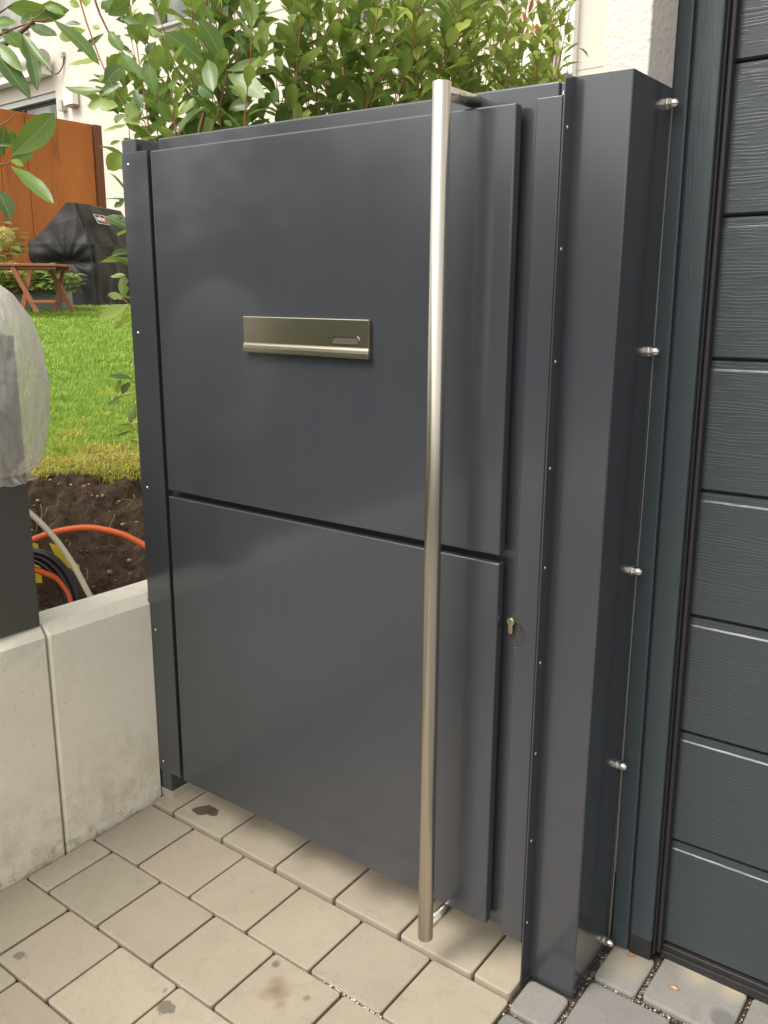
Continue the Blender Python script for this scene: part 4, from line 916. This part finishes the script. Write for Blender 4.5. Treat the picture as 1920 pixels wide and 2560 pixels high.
def hero(tab):
    out = []
    for b0, tip, W, k in tab:
        b0, tip = Vector(b0), Vector(tip); d = tip-b0; L = d.length
        n = (CAMP-(b0+tip)*.5).normalized()+Vector((random.uniform(-.4, .4), random.uniform(-.4, .4), random.uniform(.1, .7)))
        if k == 1: n = n*-1 if random.random() < .4 else n
        out.append((b0, d/L, n, L*1.03, W*1.12, random.uniform(.0, .35), random.uniform(.08, .3), HUE[k]+random.uniform(-.1, .1), random.random() < .4))
    return out
def shoot(base, az, lean, L, lsize, spec, stems, start=.25, hue0=.45, gap=.026, red=False, r0=.0045):
    """one upright shoot with leaves all round it"""
    p = Vector(base); d = Vector((math.cos(az)*lean, math.sin(az)*lean, 1)).normalized(); pts = [p.copy()]; step = .02; n_ = int(L/step); phi = random.random()*6; nxt = L*start; hs = random.gauss(0, .10)
    for k in range(n_):
        d = (d+Vector((random.uniform(-1, 1), random.uniform(-1, 1), random.uniform(-.2, .5)))*.035).normalized(); p = p+d*step
        if k % 3 == 0: pts.append(p.copy())
        s_ = k*step
        if s_ >= nxt:
            f = s_/L; nxt = s_+gap*random.uniform(.7, 1.3); phi += 2.4; u = d.orthogonal().normalized(); v = d.cross(u)
            o = u*math.cos(phi)+v*math.sin(phi); up = .35+.9*f+random.uniform(-.2, .3); ld = (o+d*up).normalized()
            ls = lsize*random.uniform(.7, 1.15)*(1-.25*max(0, f-.8)/.2)
            nrm = d*1.0-o*up*.8+Vector((random.uniform(-.3, .3), random.uniform(-.3, .3), .35))
            hue = min(1, max(0, hue0+hs+.42*(f-.6)+random.gauss(0, .20)))
            spec.append((p+ld*.012, ld, nrm, ls, ls*random.uniform(.36, .50), random.uniform(.1, .75), random.uniform(.1, .5), hue, random.random() < .22))
            stems.append(([p, p+ld*.014], .0010, .9))
    for q in range(4):
        o = Vector((math.cos(phi+q*1.6), math.sin(phi+q*1.6), 0)); ld = (o*.5+d).normalized(); ls = lsize*random.uniform(.5, .8)
        spec.append((p, ld, d-o*.4, ls, ls*.32, .2, .4, min(1, hue0+.45+random.gauss(0, .1)), False))
    stems.append((pts, r0, .35+.5*random.random()))
def add_stems(name, stems, parent):
    b = MB()
    for pts, r, c in stems:
        k = len(pts); rs = [r*(1-.7*i/max(1, k-1)) for i in range(k)]; b.tube(pts, rs, 5 if k > 2 else 3, (c, .01, 0), caps=False)
    return b.build(name, M['bark'], parent)
# --- hedge shrubs in a row behind the wall, running away from the gate
rows = [(-.62, .60, 'first hedge shrub, nearest the gate post with big drooping grey-green leaves', .122, .30, 40, .28, 2.36),
        (-.56, 1.10, 'second hedge shrub from the gate post, dark leaves and woody stems', .112, .46, 40, .27, 2.55),
        (-.52, 1.62, 'third hedge shrub, behind the middle of the gate top', .102, .68, 40, .27, 2.7),
        (-.50, 2.12, 'fourth hedge shrub, fresh green leaves left of the pull bar top', .100, .76, 38, .26, 2.75),
        (-.48, 2.62, 'fifth hedge shrub, yellow-green leaves right of the pull bar top', .096, .86, 32, .25, 2.72),
        (-.52, 2.86, 'sixth hedge shrub at the right end with sparse reddish shoot tips', .088, .86, 18, .22, 2.70)]
for q, (bx, by_, lab, ls, h0, ns_, rad, ztop) in enumerate(rows):
    random.seed(100+q); z0 = terr(bx, by_)
    e_ = empty('hedge_shrub', (bx, by_, z0), lab, 'shrub', 'photinia hedge shrubs'); spec, stems = [], []
    for k in range(ns_):
        a = random.random()*6.283; r_ = rad*math.sqrt(random.random()); x, y = math.cos(a)*r_, math.sin(a)*r_
        zt = ztop+random.uniform(-.35, .25)-(.35 if q == 0 and math.sin(a) < -.2 else 0)
        zs0 = .45+random.random()*.35; shoot((x*.8, y*.8, zs0), a+random.uniform(-.8, .8), random.uniform(.0, .42)*r_/rad, zt-z0-zs0, ls, spec, stems, .12, h0, .030, r0=.004)
    for k in range(9):
        a = k*.7; stems.append(([(random.uniform(-.05, .05), random.uniform(-.05, .05), -.05), (math.cos(a)*.10, math.sin(a)*.10, .5), (math.cos(a)*rad*.7, math.sin(a)*rad*.7, 1.2)], .011, .05))
    if q == 0:
        off_ = Vector((bx, by_, z0))
        hs_ = [(Vector(a[0])-off_,)+a[1:] for a in hero(HB)+hero(HF)]; spec += hs_
        for pts, r in STEMS[5:]: stems.append(([Vector(p)-off_ for p in pts], r, .8 if r < .003 else .25))
        for root in (((-.18, .35, 1.95), (-.5, .45, 1.5)), ((-.28, .33, 1.55), (-.5, .5, 1.2))): stems.append(([Vector(root[0])-off_, Vector(root[1])-off_, Vector((0, 0, .2))], .006, .1))
    if q == 5:
        for k in range(7):
            a = random.random()*6.28; x, y = .05+.12*math.cos(a), .05+.12*math.sin(a); shoot((x, y, .9), a, .15, 1.05+random.random()*.25, .07, spec, stems, .3, .55, .05, r0=.003)
    if q >= 3:
        ol_ = Vector((bx, by_, z0)); azf = lambda w_: math.degrees(math.atan2(1.8384-w_.x, w_.y+1.5192))
        spec = [s_ for s_ in spec if azf(s_[0]+ol_) > 25.6+random.uniform(0, 1.6)-(1.1 if (s_[0]+ol_).z > 2.62 else 0)]
        stems = [s_ for s_ in stems if min(azf(Vector(p)+ol_) for p in s_[0]) > 25.0]
    if q < 2:
        ol_ = Vector((bx, by_, z0)); keep_ = []
        for s_ in spec:
            w_ = s_[0]+ol_; az_ = math.degrees(math.atan2(1.8384-w_.x, w_.y+1.5192)); lim = (51.9 if w_.z < 2.02 else 52.9)-random.uniform(0, .9)-max(0, w_.z-2.12)*3
            if az_ < lim or (s_ in hs_ if q == 0 else False): keep_.append(s_)
        spec = keep_
        stems = [s_ for s_ in stems if max(math.degrees(math.atan2(1.8384-(Vector(p)+ol_).x, (Vector(p)+ol_).y+1.5192)) for p in s_[0]) < 51.7 or (s_[1] < .0036 and s_[2] in (.8, .25)) or s_[1] in (.0035, .006)]
    foliage('foliage', spec, e_, None, q, 6 if q > 1 else 7); add_stems('stems', stems, e_)
    if q == 5:
        rl = []
        for k in range(16):
            p_ = Vector((random.uniform(-.05, .1), random.uniform(-.1, .12), 1.80+random.random()*.15)); d_ = Vector((random.uniform(-.6, .6), random.uniform(-.6, .6), 1)); rl.append((p_, d_, (1, -1, .3), .07, .02, .3, .4, .5, False))
        kind(foliage('young_leaves', rl, e_, M['redleaf'], 9), 'stuff')
# --- shrub whose branches reach in from the left
random.seed(55); e_ = empty('overhanging_shrub', (-.75, -.55, terr(-.75, -.55)), 'large-leaved branches hanging in from the left edge above the plastic film', 'shrub'); off_ = Vector(e_.location)
spec = [(Vector(a[0])-off_,)+a[1:] for a in hero(HA)]; stems = []
for pts, r in STEMS[:5]:
    stems.append(([Vector(p)-off_ for p in pts], r*1.2, .35)); stems.append(([Vector(pts[0])-off_, Vector(pts[0])*.6+Vector((-.7, -.45, 1.7))*.4-off_, Vector((.0, .02, .6))], .006, .1))
for k in range(26):
    a = random.uniform(2.4, 5.6); shoot((math.cos(a)*.1, math.sin(a)*.1, .4), a, random.uniform(.1, .5), random.uniform(.9, 1.7), .11, spec, stems, .15, .35, .035)
foliage('foliage', spec, e_, None, 77); add_stems('stems', stems, e_)
# --- garden hedge further along the wall (mirrored in the gate)
random.seed(56)
for k in range(7):
    y = -1.35-k*.60; e_ = empty('hedge_shrub', (-.75, y, .5), ('dense green shrub behind the wall, %s along the driveway' % ['first', 'second', 'third', 'fourth', 'fifth', 'sixth', 'seventh'][k]), 'shrub', 'driveway hedge shrubs'); spec, stems = [], []
    for q in range(30):
        a = random.random()*6.283; r_ = .3*math.sqrt(random.random()); shoot((math.cos(a)*r_, math.sin(a)*r_, .25), a, .15, random.uniform(1.0, 1.6), .13, spec, stems, .05, .15, .035)
    foliage('foliage', spec, e_, None, k, 4); add_stems('stems', stems, e_)
# --- hydrangeas by the planter
def hydrangea(loc, label, heads, nl, spread, hgt):
    e_ = empty('hydrangea', loc, label, 'shrub', 'hydrangeas near the table'); sp = []; st_ = []
    for k in range(nl):
        a = random.random()*6.28; r_ = spread*math.sqrt(random.random()); p = Vector((math.cos(a)*r_, math.sin(a)*r_, random.uniform(.02, hgt))); d = Vector((math.cos(a), math.sin(a), random.uniform(-.2, .8)))
        L = random.uniform(.09, .15); sp.append((p, d, (0, -.3, 1), L, L*.62, random.uniform(.2, .7), .2, random.uniform(.1, .6), False)); 
        if k % 3 == 0: st_.append(([Vector((p.x*.3, p.y*.3, 0)), p], .004, .2))
    foliage('foliage', sp, e_, M['hleaf'], 3, 5)
    for hx_, hy_, hz_, hr_ in heads:
        V = []; F = []
        for k in range(900):
            v = Vector((random.gauss(0, 1), random.gauss(0, 1), random.gauss(0, 1))).normalized(); c = Vector((hx_, hy_, hz_))+v*hr_*random.uniform(.82, 1.04); u = v.orthogonal().normalized(); t_ = random.random()*6; u = u*math.cos(t_)+v.cross(u)*math.sin(t_); w_ = v.cross(u); q_ = random.uniform(.007, .012); nb = len(V)
            til = v*random.uniform(-.004, .006)
            V += [(c+u*q_+til)[:], (c+w_*q_)[:], (c-u*q_-til)[:], (c-w_*q_)[:]]; F.append((nb, nb+1, nb+2, nb+3))
        npmesh('flower_head', np.array(V), np.array(F), M['petal'], e_, None, False); st_.append(([Vector((hx_*.3, hy_*.3, 0)), Vector((hx_, hy_, hz_))], .004, .1))
    add_stems('stems', st_, e_)
random.seed(60)
hydrangea((-7.30, 4.20, 1.42), 'hydrangea with a cream flower head under the folding table', [(.0, -.08, .22, .105), (-.12, .02, .18, .08)], 130, .30, .30)
hydrangea((-7.70, 4.10, 1.42), 'taller hydrangea with cream flower heads left of the folding table', [(.10, .12, .60, .11), (-.05, .05, .95, .09), (-.15, 0, .45, .09)], 220, .32, .75)
hydrangea((-7.05, 4.48, 1.42), 'leafy green hydrangea between the table and the covered grill', [], 90, .2, .22)

# ================================================================ across the driveway (behind the camera, mirrored in the metal)
random.seed(61)
nb = empty('neighbour_house', (2, -27, -.6), 'plain grey rendered house across the driveway', 'house')
b = MB(); b.box((-9, -5, -.8), (12, 0, 4.2), .02); o = b.build('wall', plaster('grey_render', (.60, .57, .52), (.66, .63, .57))); o.parent = nb
for xx in (-5, -1.5, 2, 5.5):
    b = MB(); b.box((xx, .0, .9), (xx+1.5, .03, 2.3), .01); o = b.build('window', M['glass']); o.parent = nb
for k in range(9):
    x = -13.5+k*1.0; e_ = empty('boundary_shrub', (x, -8.2+.3*math.sin(k), -.35), ('dark green boundary shrub, number %s from the west along the far kerb' % ['one', 'two', 'three', 'four', 'five', 'six', 'seven', 'eight', 'nine'][k]), 'shrub', 'boundary shrubs across the driveway'); spec, stems = [], []
    for q in range(420):
        v = Vector((random.gauss(0, 1), random.gauss(0, 1), random.gauss(0, 1))).normalized()*random.uniform(.6, 1.05); p = Vector((v.x*.75, v.y*.6, 1.25+v.z*1.25)); spec.append((p, v+Vector((0, 0, .4)), (v.x, v.y, 1), .26, .15, .4, .2, random.uniform(0, .3), False))
    for q in range(5): stems.append(([(0, 0, 0), (random.uniform(-.3, .3), random.uniform(-.3, .3), 1.6)], .03, .05))
    foliage('foliage', spec, e_, None, k, 3); add_stems('stems', stems, e_)
bpy.context.view_layer.update()
